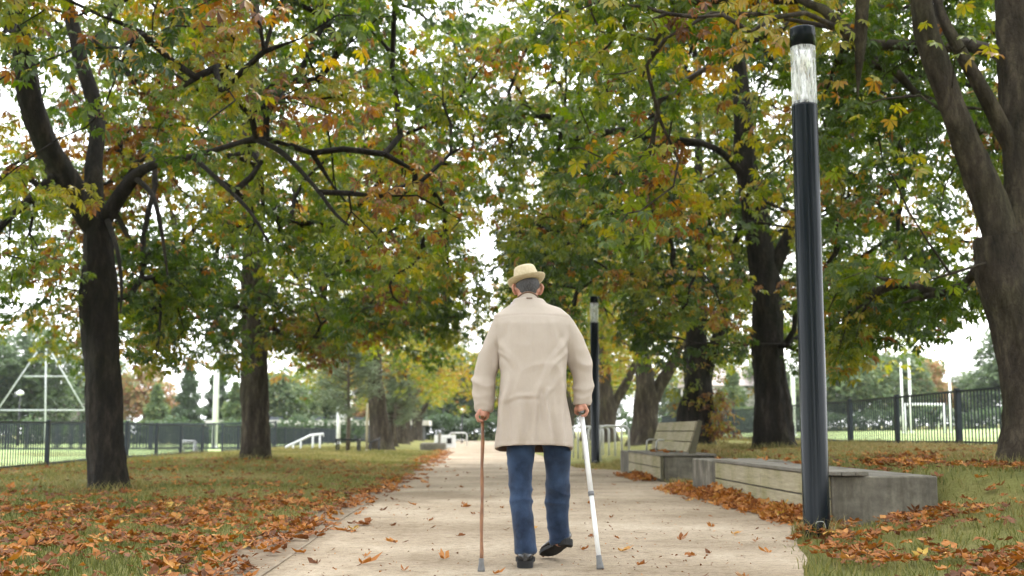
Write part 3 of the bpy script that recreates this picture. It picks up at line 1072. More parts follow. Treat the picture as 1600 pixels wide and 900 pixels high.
# --- second on the left
B = W(400, 718, 28); B.z = gz(B.x, B.y) - 0.05
st = [(WS([(400, 726, 28), (398, 660, 28), (398, 600, 28), (396, 500, 28), (395, 400, 28), (392, 300, 28.1), (396, 150, 28.2), (400, 0, 28.2), (405, -120, 28.2)]), [0.33, 0.32, 0.31, 0.27, 0.25, 0.2, 0.14, 0.09, 0.04])]
tree('chestnut_tree', 'straight brown-trunked chestnut, second on the left', tuple(B), st, 5.6, 12.5, 2.0, 820, 22, 0.135, HU_GREEN, 22,
     keep=lambda p: p[0] < 0.55 + 0.6 * math.sin(p[2] * 1.3 + p[1] * 1.1 + 1) and not (abs(p[0] + 4.95) < 0.75 and p[1] < 28 and p[2] < 3.3), core=0.35, spread=0.5, T=T7, fill=fillL1,
     huefun=lambda p: 0.06 * (p[:, 2] > 7) + 0.03 * (p[:, 1] < 24))

# --- first on the right (forked, at the frame's edge)
B = W(1606, 738, 12.7); B.z = gz(B.x, B.y) - 0.05
st = [(WS([(1608, 752, 12.7), (1612, 650, 12.7), (1602, 560, 12.7), (1585, 490, 12.7), (1568, 430, 12.7), (1558, 370, 12.7)]), [0.32, 0.28, 0.265, 0.26, 0.26, 0.23]),
      (WS([(1575, 410, 12.7), (1545, 310, 12.7), (1508, 220, 12.65), (1470, 120, 12.6), (1444, 30, 12.55), (1432, -80, 12.5), (1400, -220, 12.4)]), [0.20, 0.185, 0.155, 0.135, 0.125, 0.10, 0.05]),
      (WS([(1583, 420, 12.75), (1594, 310, 12.8), (1590, 200, 12.85), (1583, 100, 12.9), (1578, 0, 12.9), (1572, -140, 13), (1590, -260, 13)]), [0.20, 0.185, 0.175, 0.165, 0.155, 0.12, 0.05]),
      (WS([(1586, 240, 12.8), (1540, 150, 12.7), (1500, 80, 12.65), (1470, 20, 12.7), (1450, -60, 13)]), [0.10, 0.085, 0.07, 0.05, 0.03])]


def keepR0(p):
    if p[0] < 0.55 + 0.4 * math.sin(p[2] * 1.6 + p[1]) or p[1] < 10.9:
        return False
    if p[1] < 13.2 and p[2] < 3.3 and p[0] < 9:
        return False
    px, py, _ = proj(p)
    if 1080 < px < 1230 and 120 < py < 420:
        return rk.random() < 0.25
    if abs(p[0] - 5.6) < 1.1 and p[1] < 12.6:
        return rk.random() < 0.1
    return True


spR = [(W(845, 40, 11.3), 11, 0.14, 0.42, 0.62), (W(905, 15, 11.4), 8, 0.14, 0.3, 0.6), (W(960, 235, 12.3), 9, 0.14, 0.4, 0.85), (W(1000, 330, 12.0), 12, 0.14, 0.15, 0.5), (W(960, 360, 12.1), 9, 0.14, 0.1, 0.4),
       (W(1060, 250, 12.3), 9, 0.14, 0.3, 0.7), (W(1040, 60, 11.8), 9, 0.14, 0.3, 0.6), (W(1385, 260, 11.9), 9, 0.14, 0.15, 0.8), (W(1420, 330, 12.0), 9, 0.14, 0.1, 0.5), (W(1340, 150, 12), 9, 0.14, 0.3, 0.88),
       (W(1520, 60, 11.6), 8, 0.14, 0.4, 0.9), (W(1440, 440, 12.1), 8, 0.14, 0.1, 0.85)]
t, r_ = tree('chestnut_tree', 'thick grey chestnut with a forked trunk, at the right edge of the photo', tuple(B), st, 5.6, 11, 3.0, 640, 22, 0.126, HU_MIX, 23,
             keep=keepR0, fill=fillR0, extra=[p for p, *_ in spR], core=0.3, spread=0.48, huefun=lambda p: 0.03 * (p[:, 2] > 4.5))
sprays(t, r_, spR)

# --- second on the right
def keepR1(p):
    if p[0] < 0.05 + 0.6 * math.sin(p[2] * 1.5 + p[1] * 0.8 + 2) or (abs(p[0] - 5.65) < 0.8 and p[1] < 23 and p[2] < 4.0):
        return False
    px, py, _ = proj(p)
    if p[1] < 23.4 and 1070 < px < 1235 and 110 < py < 430:       # the open heart of the crown
        return rk.random() < 0.12
    return True


B = W(1212, 702, 23); B.z = gz(B.x, B.y) - 0.05
st = [(WS([(1214, 712, 23), (1208, 650, 23), (1201, 570, 23), (1198, 480, 23), (1192, 410, 23), (1178, 330, 23), (1165, 250, 23), (1158, 150, 23), (1152, 30, 23), (1148, -150, 23)]), [0.38, 0.34, 0.31, 0.29, 0.27, 0.23, 0.2, 0.16, 0.12, 0.04]),
      (WS([(1196, 440, 23), (1222, 392, 22.9), (1250, 330, 22.7), (1290, 250, 22.4), (1310, 150, 22.2)]), [0.16, 0.14, 0.10, 0.07, 0.03]),
      (WS([(1170, 285, 23), (1130, 240, 22.8), (1080, 220, 22.4), (1010, 215, 22)]), [0.09, 0.07, 0.05, 0.025])]
tree('chestnut_tree', 'dark-trunked chestnut with flared foot behind the long bench', tuple(B), st, 5.7, 12, 2.3, 780, 22, 0.132, HU_MIX, 24,
     keep=keepR1, fill=fillR1, core=0.35, spread=0.5, bark='bark2', huefun=lambda p: 0.04 * (p[:, 2] > 6.5) - 0.08 * (p[:, 2] < 4.5))

# --- third on the right, burred trunk with shoots
B = W(1090, 694, 30.5); B.z = gz(B.x, B.y) - 0.05
st = [(WS([(1088, 704, 30.5), (1087, 660, 30.5), (1089, 620, 30.5), (1090, 580, 30.5), (1088, 520, 30.5), (1086, 430, 30.5), (1090, 300, 30.5), (1094, 100, 30.5)]), [0.44, 0.40, 0.38, 0.36, 0.27, 0.2, 0.13, 0.04]),
      (WS([(1090, 610, 30.5), (1106, 570, 30.4), (1122, 525, 30.2), (1140, 460, 30), (1160, 380, 29.6)]), [0.2, 0.18, 0.14, 0.10, 0.04])]
a_ = np.linspace(0, 6.28, 34)
qs = np.random.default_rng(77)
shoots = [tuple(Vector(B) + Vector((qs.normal(0.55, 0.22), qs.normal(-0.35, 0.25), qs.uniform(0.25, 1.5)))) for k in range(60)] + [tuple(Vector(B) + Vector((0.6 * math.cos(q), 0.6 * math.sin(q), qs.uniform(0.8, 2.4)))) for q in a_]
t3, r_ = tree('chestnut_tree', 'chestnut with burred shaggy trunk behind the bench backrest', tuple(B), st, 5.6, 13, 1.9, 700, 18, 0.155, HU_GREEN, 25, T=T5,
              keep=lambda p: p[0] > 0.15 + 0.7 * math.sin(p[2] * 1.2 + p[1]) and not (abs(p[0] - 5.7) < 1.0 and p[1] < 30.5 and p[2] < 3.0), spread=0.65, bark='bark2', lump=0.13, rough=0.06)
V, Fc, H = foliage(r_, np.array(shoots), np.array(B), 11, 0.2, 0.085, ([0.5, 0.7, 0.9], [0.35, 0.35, 0.3]), T3)
tag(link('shoots', npmesh('shoots', V - np.array(B), Fc, H), M['leaf'], t3), kind='stuff')

# --- fourth on the right, low fork
B = W(1010, 690, 39); B.z = gz(B.x, B.y) - 0.05
st = [(WS([(1009, 698, 39), (1009, 660, 39), (1010, 625, 39), (1006, 580, 39), (1000, 520, 39), (998, 420, 39), (1000, 250, 39)]), [0.44, 0.40, 0.38, 0.28, 0.24, 0.18, 0.05]),
      (WS([(1012, 640, 39), (1030, 605, 39), (1046, 575, 38.8), (1065, 530, 38.5), (1085, 450, 38)]), [0.24, 0.21, 0.18, 0.14, 0.05])]
tv, r_ = tree('chestnut_tree', 'pale-barked chestnut forked near the ground, past the backrest bench', tuple(B), st, 5.6, 13, 2.2, 350, 15, 0.175, HU_YEL, 26, T=T5,
              keep=lambda p: p[0] > 1.9 + 0.7 * math.sin(p[2] * 1.2 + p[1]) and not (abs(p[0] - 5.7) < 1.0 and p[1] < 39 and p[2] < 3.2), spread=0.7, lump=0.08)
# --- third on the left
B = W(596, 694, 47); B.z = gz(B.x, B.y) - 0.05
st = [(WS([(596, 706, 47), (594, 670, 47), (590, 630, 47), (586, 590, 47), (584, 500, 47), (588, 380, 47), (590, 200, 47)]), [0.40, 0.36, 0.33, 0.30, 0.25, 0.18, 0.05])]
tl, r_ = tree('chestnut_tree', 'leaning grey-trunked chestnut, third on the left, behind the staked young pine', tuple(B), st, 5.2, 13, 2.6, 350, 15, 0.175, HU_YEL, 27, T=T5,
              keep=lambda p: p[0] < -0.9 + 0.6 * math.sin(p[2] * 1.2 + p[1]) and not (abs(p[0] + 3.5) < 1.6 and p[1] < 47 and p[2] < 3.6), spread=0.7)
far = [(tv, 5.5, 49, 0.3, 0.95, 'grey chestnut trunk seen just right of the farther lamp post'),
       (tl, 5.6, 57.5, 3.3, 0.95, 'chestnut trunk partly hidden by the man\'s right arm'),
       (tv, 5.4, 68, -0.3, 0.95, 'distant chestnut on the right, beyond the bicycle stands'),
       (tl, 5.4, 80, 2.9, 1.0, 'far chestnut on the right near the end of the path'),
       (tv, -3.9, 59, 3.0, 0.85, 'grey chestnut just left of the distant concrete bench'),
       (tl, -3.9, 70, 0.2, 0.9, 'distant chestnut above the white sign wall'),
       (tv, -4.4, 82, 3.3, 0.95, 'far chestnut on the left near the end of the path'),
       (tv, -5.2, -5, 3.2, 0.95, 'unseen chestnut added to the left row just behind the viewer, to dim the light'),  # this and the next three: unseen, added to darken foreground and lamp reflections
       (tl, 5.8, -7, 3.1, 0.95, 'unseen chestnut added to the right row just behind the viewer, to dim the light'),
       (tl, -5.0, -15, 0.3, 1.0, 'unseen chestnut added to the left row farther behind the viewer, to dim the light'),
       (tv, 5.7, -17, 0.2, 1.0, 'unseen chestnut added to the right row farther behind the viewer, to dim the light'),
       (tl, 4.6, 95, 3.0, 1.1, 'last chestnut at the far end of the avenue, right row'),
       (tv, -4.2, 96, 1.0, 1.1, 'last chestnut at the far end of the avenue, left row')]
for src, x, y, rz, s, lab in far:
    copytree(src, (x, y, gz(x, y) - 0.05), rz, s, lab)


# --- the pair beside the viewer, trunks and crowns out of frame, added to shade the foreground
def near_keep(p):
    return p[2] > 3.4 and p[2] > 1.25 + 0.375 * p[1]


for (bx, by, sd_, lab) in ((-5.4, 5.2, 31, 'unseen nearest chestnut overhanging the path from the left, added for its shade'), (5.9, 3.0, 32, 'unseen nearest chestnut overhanging the path from the right, added for its shade')):
    zb = gz(bx, by) - 0.05
    tree('chestnut_tree', lab, (bx, by, zb), [([(bx, by, zb), (bx + 0.05, by, zb + 2), (bx, by + 0.1, zb + 4), (bx - 0.1, by, zb + 7), (bx, by, zb + 10)], [0.36, 0.31, 0.27, 0.17, 0.04])],
         5.8, 11.5, 3.0, 420, 13, 0.17, HU_MIX, sd_, T=T5, keep=near_keep, spread=0.65, zmin=2.4)


# ================================================================ BACKGROUND TREES
def bg_tree(name, label, base, h, rad, kind, seed, n=2600, zl=1.0, hue=(0.2, 0.12), tr=0.16):
    r = np.random.default_rng(seed)
    b = np.array(base, float)
    root = empty(name, tuple(b), label, 'tree', 'trees beyond the playing fields')
    MB().tube([(0, 0, -0.2), (0.05, 0, h * 0.3), (0.0, 0.05, h * 0.85)], [tr * 1.3, tr, tr * 0.3], 8).build('trunk', M['farbark'], root)
    if kind == 'cone':
        u = r.random(n) ** 0.75
        z = h - (h - zl) * u
        q = rad * u * np.sqrt(r.uniform(0.25, 1, n)) * (0.75 + 0.25 * np.sin(z * 5))
        a = r.uniform(0, 6.28, n)
        pos = np.stack([q * np.cos(a), q * np.sin(a), z], -1)
    else:
        nl = 26
        la = r.uniform(0, 6.28, nl); lz = r.uniform(0, 1, nl)
        lq = rad * 0.68 * np.sqrt(r.uniform(0.1, 1, nl)) * np.sqrt(np.clip(1 - (2 * lz - 0.85) ** 2 * 0.75, 0.05, 1))
        lc = np.stack([lq * np.cos(la), lq * np.sin(la), zl + rad * 0.3 + lz * (h - zl - rad * 0.6)], -1)
        ls = rad * r.uniform(0.26, 0.46, nl)
        ix = r.integers(0, nl, n)
        d = r.normal(0, 1, (n, 3)); d /= np.linalg.norm(d, axis=1, keepdims=True)
        pos = lc[ix] + d * (ls[ix] * r.uniform(0.55, 1, n) ** 0.5)[:, None] * np.array([1, 1, 0.8])
    f = pos * np.array([1, 1, 0]) + r.normal(0, 0.8, (n, 3)); f[:, 2] -= 0.5
    Rm = frames(f, np.array([0, 0, 1]) + r.normal(0, 0.4, (n, 3)))
    V, Fc, H = leaves(pos, Rm, (0.055 * rad + 0.2) * r.uniform(0.7, 1.3, n), r.normal(hue[0], hue[1], n), T3, r)
    tag(link('crown', npmesh('crown', V, Fc, H), M['far_leaf'], root), kind='stuff')
    return root


def bgpos(px, Y):
    x = (px - 735) / F * Y
    return (x, Y, gz(x, Y) - 0.1)


k1 = bg_tree('broadleaf_tree', 'broad grey-green tree behind the white goal frame at far left', bgpos(60, 104), 10.3, 5.2, 'round', 51, 3600, 0.8, (0.22, 0.13))
k2 = bg_tree('broadleaf_tree', 'rust-orange tree between the first two trunks on the left', bgpos(232, 112), 7.4, 3.6, 'round', 52, 2400, 0.6, (0.84, 0.12))
k3 = bg_tree('conifer_tree', 'dark conifer left of the white floodlight column', bgpos(300, 108), 7.6, 2.3, 'cone', 53, 2200, 0.5, (0.08, 0.07))
k4 = bg_tree('conifer_tree', 'small bright green conifer in front of the rust-orange tree', bgpos(252, 98), 4.8, 2.2, 'cone', 54, 1800, 0.3, (0.42, 0.1))
k5 = bg_tree('broadleaf_tree', 'green tree beyond the right playing field, just right of the near lamp post', bgpos(1330, 112), 9.4, 5.0, 'round', 55, 3600, 0.8, (0.36, 0.14))
copies = [(k1, -26, 100, 0.95, 'grey-green tree cut by the left edge of the photo'), (k1, 150, 118, 0.9, 'pale tree hidden behind the nearest left trunk'),
          (k4, 372, 100, 1.05, 'small green conifer right of the floodlight column'), (k3, 345, 116, 1.1, 'tall dark conifer behind the floodlight column'),
          (k5, 440, 120, 0.8, 'pale green tree right of the second left trunk'), (k1, 505, 126, 0.8, 'grey-green tree behind the staked young pine'),
          (k2, 575, 118, 0.72, 'small yellow tree beside the third left trunk'), (k1, 640, 140, 0.9, 'distant tree closing the left side of the path'),
          (k5, 760, 150, 1.25, 'pale green tree closing the far end of the path'), (k1, 700, 146, 1.1, 'distant tree left of the end of the path'),
          (k5, 850, 140, 1.0, 'distant tree hidden behind the man'), (k1, 930, 125, 0.8, 'distant tree right of the man'),
          (k5, 1060, 128, 0.7, 'distant tree left of the burred trunk'), (k4, 1145, 112, 1.3, 'small conifer in front of the pale house on the right'),
          (k1, 1120, 135, 0.7, 'tree left of the pale house on the right'), (k5, 1210, 120, 0.85, 'tree right of the pale house'),
          (k1, 1285, 118, 0.85, 'darker tree directly behind the near lamp post'), (k5, 1400, 118, 0.88, 'green tree left of the two tall white goal posts'),
          (k2, 1462, 122, 0.98, 'yellowish tree behind the white football goal'), (k1, 1432, 128, 0.82, 'dark tree behind the two tall white goal posts'),
          (k5, 1520, 126, 0.66, 'low green tree behind the single white post on the right'), (k1, 1590, 112, 0.98, 'grey-green tree at the far right edge of the photo'),
          (k5, 1650, 112, 0.9, 'green tree just past the right edge trunk')]
for i, (src, px, Y, s, lab) in enumerate(copies):
    copytree(src, bgpos(px, Y), i * 1.3, s, lab)
    for ch in ():
        pass


def hedge(name, label, x0, x1, y, h, dep, n, seed, hue=(0.1, 0.08)):
    r = np.random.default_rng(seed)
    root = empty(name, ((x0 + x1) / 2, y, gz((x0 + x1) / 2, y)), label, 'hedge', 'dark hedges beyond the fields')
    bz = root.location.z; xc = root.location.x
    x = r.uniform(x0, x1, n)
    tz = r.uniform(0, 1, n)
    pos = np.stack([x - xc, r.normal(0, dep * 0.35, n), ground(x, np.full(n, y)) - bz + tz * h * (0.85 + 0.2 * np.sin(x * 0.9) * np.sin(x * 0.37))], -1)
    Rm = frames(r.normal(0, 1, (n, 3)), np.array([0, 0, 1]) + r.normal(0, 0.5, (n, 3)))
    V, Fc, H = leaves(pos, Rm, 0.38 * r.uniform(0.7, 1.3, n), r.normal(hue[0], hue[1], n), T3, r)
    tag(link('foliage', npmesh('foliage', V, Fc, H), M['far_leaf'], root), kind='stuff')
    m = MB()
    for k in range(12):
        xx = x0 + (x1 - x0) * (k + 0.5) / 12 - xc
        m.tube([(xx, 0, gz(xx + xc, y) - bz - 0.1), (xx + 0.1, 0, gz(xx + xc, y) - bz + h * 0.7)], [0.08, 0.03], 5)
    m.build('stems', M['farbark'], root)
    return root


hedge('hedge', 'dark hedge along the far side of the left playing field', -62, -8, 92, 2.0, 1.6, 4200, 61)
hedge('hedge', 'dark hedge along the far side of the right playing field', 12, 78, 96, 1.9, 1.6, 5200, 62)
hedge('hedge', 'dark hedge across the end of the path, behind the sign wall', -7, 9, 108, 2.3, 1.6, 2400, 63, (0.05, 0.05))


# ================================================================ FAR BUILDINGS, GOALS, POLES
M['render_wall'] = noisy('rendered_wall', (0.55, 0.52, 0.47), (0.66, 0.63, 0.58), 2, 0.9)
M['roof'] = noisy('pale_roof', (0.34, 0.28, 0.26), (0.46, 0.39, 0.36), 6, 0.85)
M['darkwall'] = noisy('dark_cladding', (0.05, 0.055, 0.06), (0.09, 0.095, 0.10), 3, 0.8)
M['window'] = noisy('window_glass', (0.03, 0.035, 0.04), (0.06, 0.07, 0.08), 2, 0.15, spec=0.6)


def house(px, Y, wd, h, label, wall='render_wall', roofh=1.8, flat=False, nwin=4):
    p = bgpos(px, Y)
    t = empty('house' if not flat else 'pavilion', p, label, 'building')
    MB().box(-wd / 2, wd / 2, 0, 7, -0.5, h).build('wall', M[wall], t)
    if flat:
        MB().box(-wd / 2 - 0.5, wd / 2 + 0.5, -0.6, 7.5, h + 0.003, h + 0.4).build('roof', M['render_wall'], t)
    else:
        MB().loft([[(q, -0.4, h + 0.003), (q, 7.4, h + 0.003), (q, 3.5, h + roofh)] for q in (-wd / 2 - 0.3, wd / 2 + 0.3)], smooth=False).build('roof', M['roof'], t)
    for k in range(nwin):
        x = -wd / 2 + wd * (k + 0.5) / nwin
        f = MB().box(x - 0.55, x + 0.55, -0.05, -0.003, 0.9, 2.2).build('window', M['fence' if flat else 'white'], t)
        MB().box(x - 0.47, x + 0.47, -0.07, -0.053, 0.98, 2.12).build('pane', M['window'], f)
    return t


house(1152, 118, 8.5, 4.6, 'pale rendered house seen between the trunks on the right', roofh=2.2)
house(118, 116, 7, 2.6, 'low house with pinkish roof just left of the nearest left trunk', roofh=2.6)
house(500, 100, 17, 1.5, 'long low dark pavilion with pale flat roof, beyond the handrail', 'darkwall', flat=True, nwin=5)


def rod(name, a, b, r, mat, parent, sides=8):
    o = Vector(parent.location)
    return MB().tube([Vector(a) - o, Vector(b) - o], r, sides).build(name, M[mat], parent)


Yg = 62.0
p0 = W(72, 672, Yg); p0.z = gz(p0.x, Yg) - 0.2
g = empty('white_goal_tower', tuple(p0), 'white A-shaped goal frame with central mast behind the left fence', 'goal')
rod('mast', p0, W(72, 527, Yg), 0.045, 'faded', g)
for (xa, ya, xb, yb) in ((70, 532, -25, 672), (74, 540, 138, 650)):
    rod('leg', W(xa, ya, Yg + 0.3), W(xb, yb, Yg + 0.3), 0.034, 'faded', g)
rod('crossbar', W(37, 588, Yg + 0.3), W(106, 588, Yg + 0.3), 0.03, 'faded', g)
rod('crossbar', W(0, 641, Yg + 0.3), W(134, 641, Yg + 0.3), 0.034, 'faded', g)


def pole(px, Y, ytop, r, label, cat='pole', name='floodlight_column', lamp=False, mat='white'):
    b = Vector(bgpos(px, Y))
    t = empty(name, tuple(b), label, cat)
    tp = W(px, ytop, Y)
    h = tp.z - b.z
    MB().tube([(0, 0, -0.1), (0, 0, h * 0.5), (0, 0, h)], [r, r * 0.9, r * 0.7], 12).build('shaft', M[mat], t)
    MB().lathe([(r * 1.8, -0.05), (r * 1.8, 0.12), (r * 1.1, 0.16)], 12).build('base', M[mat], t)
    if lamp:
        MB().lathe([(0.03, h), (0.22, h + 0.1), (0.24, h + 0.22), (0.05, h + 0.34)], 14).build('lantern', M['white'], t)
    return t


pole(342, 72, 430, 0.17, 'tall white floodlight column left of the second trunk')
pole(531, 75, 610, 0.13, 'pale pole behind the young staked pine')
pole(1414, 70, 566, 0.075, 'left one of the two tall white posts beyond the right fence', 'goal post', 'goal_post')
pole(1427, 70, 560, 0.085, 'right one of the two tall white posts beyond the right fence', 'goal post', 'goal_post')
pole(1491, 62, 584, 0.075, 'lone white post beyond the right fence near the thick trunk', 'goal post', 'goal_post')
pole(1241, 60, 480, 0.12, 'pale pole half hidden behind the near lamp post')
pole(722, 90, 645, 0.07, 'dark lamp with bright round head at the end of the path', 'lamp post', 'path_lamp', True, 'black')
pole(43, 80, 618, 0.06, 'small lamp with white head behind the goal frame', 'lamp post', 'path_lamp', True, 'black')
pole(575, 43, 630, 0.05, 'pale timber stake standing left of the third left trunk', 'stake', 'tree_stake', mat='board')


def goal(px0, px1, ytop, Y, label, dep=1.2):
    a = Vector(bgpos(px0, Y)); b = Vector(bgpos(px1, Y)); zt = W(px0, ytop, Y).z
    t = empty('football_goal', tuple(a), label, 'goal')
    rod('post', a, (a.x, a.y, zt), 0.06, 'white', t); rod('post', b, (b.x, b.y, zt), 0.06, 'white', t)
    rod('crossbar', (a.x, a.y, zt), (b.x, b.y, zt), 0.06, 'white', t)
    for q in (a, b):
        rod('stay', (q.x, q.y, zt), (q.x, q.y + dep, q.z), 0.03, 'white', t, 6)
    return t


goal(1417, 1481, 632, 58, 'white football goal seen through the right fence')
goal(290, 312, 690, 44.5, 'small white training goal seen through the left fence', 0.9)

# handrail of the ramp
hb = Vector(bgpos(446, 45)); t = empty('handrail', tuple(hb), 'white sloping double handrail at the end of the left fence', 'handrail')
for dy in (0.0, 0.5):
    P_ = [W(446, 699, 45 + dy), W(486, 680, 45 + dy), W(505, 678, 45 + dy), W(505, 682, 45 + dy)]
    MB().tube([p - hb for p in P_], 0.045, 8).build('rail', M['white'], t)
    for px, py_ in ((458, 692.5), (470, 687.5), (489, 680), (500, 679)):
        p = W(px, py_, 45 + dy)
        rod('post', (p.x, p.y, gz(p.x, p.y) - 0.1), p, 0.035, 'white', t)

# sign wall and far bench
sp = Vector(bgpos(696, 64)); t = empty('sign_wall', tuple(sp), 'low white wall with a small dark square panel, far left beside the path', 'wall')
MB().box(-0.55, 0.55, -0.2, 0.2, -0.2, 0.74, 0.02).build('wall', M['white'], t)
MB().box(0.10, 0.34, -0.23, -0.203, 0.30, 0.58).build('panel', M['black'], t)
sp = Vector(bgpos(678, 54)); t = empty('concrete_bench', tuple(sp), 'distant low concrete bench on the left edge of the path', 'bench')
MB().box(-0.6, 0.5, 0, 3.6, -0.2, 0.36, 0.02).build('concrete_block', M['concrete'], t)
MB().box(-0.58, 0.48, 0.05, 3.5, 0.365, 0.41, 0.005).build('deck_board', M['deck'], t)
MB().box(0.18, 0.26, 0.6, 3.0, 0.413, 0.85, 0.01).build('back_board', M['deck'], t)
# small rail beyond the wall
sp = Vector(bgpos(716, 70)); t = empty('guard_rail', tuple(sp), 'small pale hoop rail right of the white sign wall', 'rail')
MB().tube([(-0.5, 0, -0.1), (-0.5, 0, 0.75), (-0.4, 0, 0.85), (0.4, 0, 0.85), (0.5, 0, 0.75), (0.5, 0, -0.1)], 0.04, 8).build('hoop', M['steel'], t)
MB().tube([(-0.5, 0, 0.45), (0.5, 0, 0.45)], 0.03, 8).build('crossbar', M['steel'], t)


# staked young pines with guard frames
def young_pine(px, Y, h, rad, seed, label, zl=1.1, n=1700):
    r = np.random.default_rng(seed)
    b = np.array(bgpos(px, Y)); b[2] += 0.08
    root = empty('pine_tree', tuple(b), label, 'tree', 'young pines on the left lawn')
    m = MB()
    m.tube([(0, 0, -0.1), (0.02, 0, h * 0.35), (-0.02, 0, h * 0.7), (0, 0, h)], [0.075, 0.06, 0.035, 0.012], 8)
    pos = []; fw = []
    for k in range(34):
        z = zl + (h - zl) * (k / 34) ** 0.9
        a = r.uniform(0, 6.28)
        L = rad * (1 - 0.72 * (k / 34) ** 1.5) * r.uniform(0.6, 1.05)
        tip = np.array([L * math.cos(a), L * math.sin(a), z + L * r.uniform(0.1, 0.4)])
        m.tube([(0, 0, z), tuple(tip * np.array([0.5, 0.5, 1]) + np.array([0, 0, -0.06 * L])), tuple(tip)], [0.02, 0.014, 0.006], 5)
        for i in range(n // 34):
            u = r.uniform(0.25, 1.05)
            p = np.array([0, 0, z]) * (1 - u) + tip * u + r.normal(0, 0.12, 3) * L
            pos.append(p); d = tip - np.array([0, 0, z]); fw.append(d / np.linalg.norm(d) + r.normal(0, 0.6, 3))
    m.build('trunk', M['farbark'], root)
    pos = np.array(pos); fw = np.array(fw)
    T = leaf_templates(5, 4, seed, wide=0.05, droop=0.1)
    V, Fc, H = leaves(pos, frames(fw, np.array([0, 0, 1]) + r.normal(0, 0.5, pos.shape)), 0.2 * r.uniform(0.7, 1.2, len(pos)), r.uniform(0, 1, len(pos)), T, r)
    tag(link('crown', npmesh('crown', V, Fc, H), M['pine'], root), kind='stuff')
    return root


young_pine(546, 40, 3.6, 1.35, 71, 'young blue-green pine in a dark guard frame on the left lawn')
young_pine(618, 58, 3.7, 1.3, 72, 'young pine farther back, between the third left trunk and the distant bench')
gp = Vector(bgpos(546, 40)); gp.z += 0.05
t = empty('tree_guard', tuple(gp), 'dark metal guard frame round the young pine', 'tree guard')
for x in (-0.33, 0.36):
    for y in (-0.33, 0.33):
        MB().box(x - 0.025, x + 0.025, y - 0.025, y + 0.025, -0.1, 0.5).build('post', M['black'], t)
for y in (-0.33, 0.33):
    MB().box(-0.304, 0.334, y - 0.02, y + 0.02, 0.44, 0.49).build('rail', M['black'], t)
for x in (-0.33, 0.36):
    MB().box(x - 0.02, x + 0.02, -0.304, 0.304, 0.442, 0.492).build('rail', M['black'], t)
gp = Vector(bgpos(572, 43)); gp.z += 0.05
t = empty('tree_guard', tuple(gp), 'tilted dark rail frame beside the pale stake', 'tree guard')
MB().tube([(-0.25, 0, 0.48), (0.2, 0, 0.36), (0.55, 0, 0.5)], 0.03, 6).build('rail', M['black'], t)
for x, zt in ((-0.25, 0.48), (0.2, 0.36), (0.5, 0.48)):
    MB().tube([(x, 0, -0.1), (x, 0, zt)], 0.028, 6).build('post', M['black'], t)

# ================================================================ THE MAN
M['skin'] = noisy('skin', (0.42, 0.20, 0.14), (0.52, 0.27, 0.19), 14, 0.5, 60, 0.15, 0.002)
M['hair'] = noisy('grey_hair', (0.03, 0.028, 0.028), (0.085, 0.08, 0.08), 160, 0.6, 160, 0.8, 0.004, stretch=(1, 1, 0.35))


def clothmat(name, c1, c2, weave, bs, rough=0.85, s1=3.0, sheen=0.15):
    m, n, b = newmat(name)
    nz = noise(n, s1, 6, 0.6)
    r = ramp(n, [(0.32, c1), (0.68, c2)], nz.outputs[0])
    g = noise(n, weave, 2, 0.5)
    r2 = ramp(n, [(0.35, (0.93, 0.93, 0.93)), (0.65, (1.04, 1.04, 1.04))], g.outputs[0])
    mm = n.nodes.new('ShaderNodeMixRGB'); mm.blend_type = 'MULTIPLY'; mm.inputs[0].default_value = 1
    n.links.new(r.outputs[0], mm.inputs[1]); n.links.new(r2.outputs[0], mm.inputs[2])
    n.links.new(mm.outputs[0], b.inputs['Base Color'])
    b.inputs['Roughness'].default_value = rough
    b.inputs['Specular IOR Level'].default_value = 0.2
    b.inputs['Sheen Weight'].default_value = sheen
    wr = noise(n, 11, 5, 0.55, stretch=(1, 1, 0.5))
    ad = n.nodes.new('ShaderNodeMath'); ad.operation = 'MULTIPLY_ADD'
    n.links.new(g.outputs[0], ad.inputs[0]); ad.inputs[1].default_value = 0.08; n.links.new(wr.outputs[0], ad.inputs[2])
    bump(n, b, ad.outputs[0], bs, 0.02)
    return m


M['coat'] = clothmat('beige_coat', (0.40, 0.34, 0.285), (0.45, 0.385, 0.325), 420, 0.22, 0.8, 3.0, 0.0)
M['lining'] = clothmat('brown_lining', (0.12, 0.075, 0.05), (0.18, 0.11, 0.075), 200, 0.3)


def jeansmat():
    m = clothmat('blue_denim', (0.004, 0.009, 0.024), (0.04, 0.072, 0.14), 340, 0.5, 0.8, 5.0, 0.1)
    return m


M['denim'] = jeansmat()
M['leather'] = noisy('black_leather', (0.008, 0.008, 0.009), (0.016, 0.016, 0.017), 20, 0.22, 50, 0.15, 0.003, spec=0.7)
M['sole'] = noisy('rubber_sole', (0.012, 0.012, 0.012), (0.025, 0.025, 0.025), 20, 0.8)
M['cane'] = noisy('cane_wood', (0.11, 0.042, 0.017), (0.24, 0.105, 0.042), 14, 0.45, stretch=(2, 2, 0.4), spec=0.4)
M['rubber'] = noisy('grey_rubber', (0.13, 0.13, 0.13), (0.2, 0.2, 0.2), 20, 0.8)
M['straw'] = None


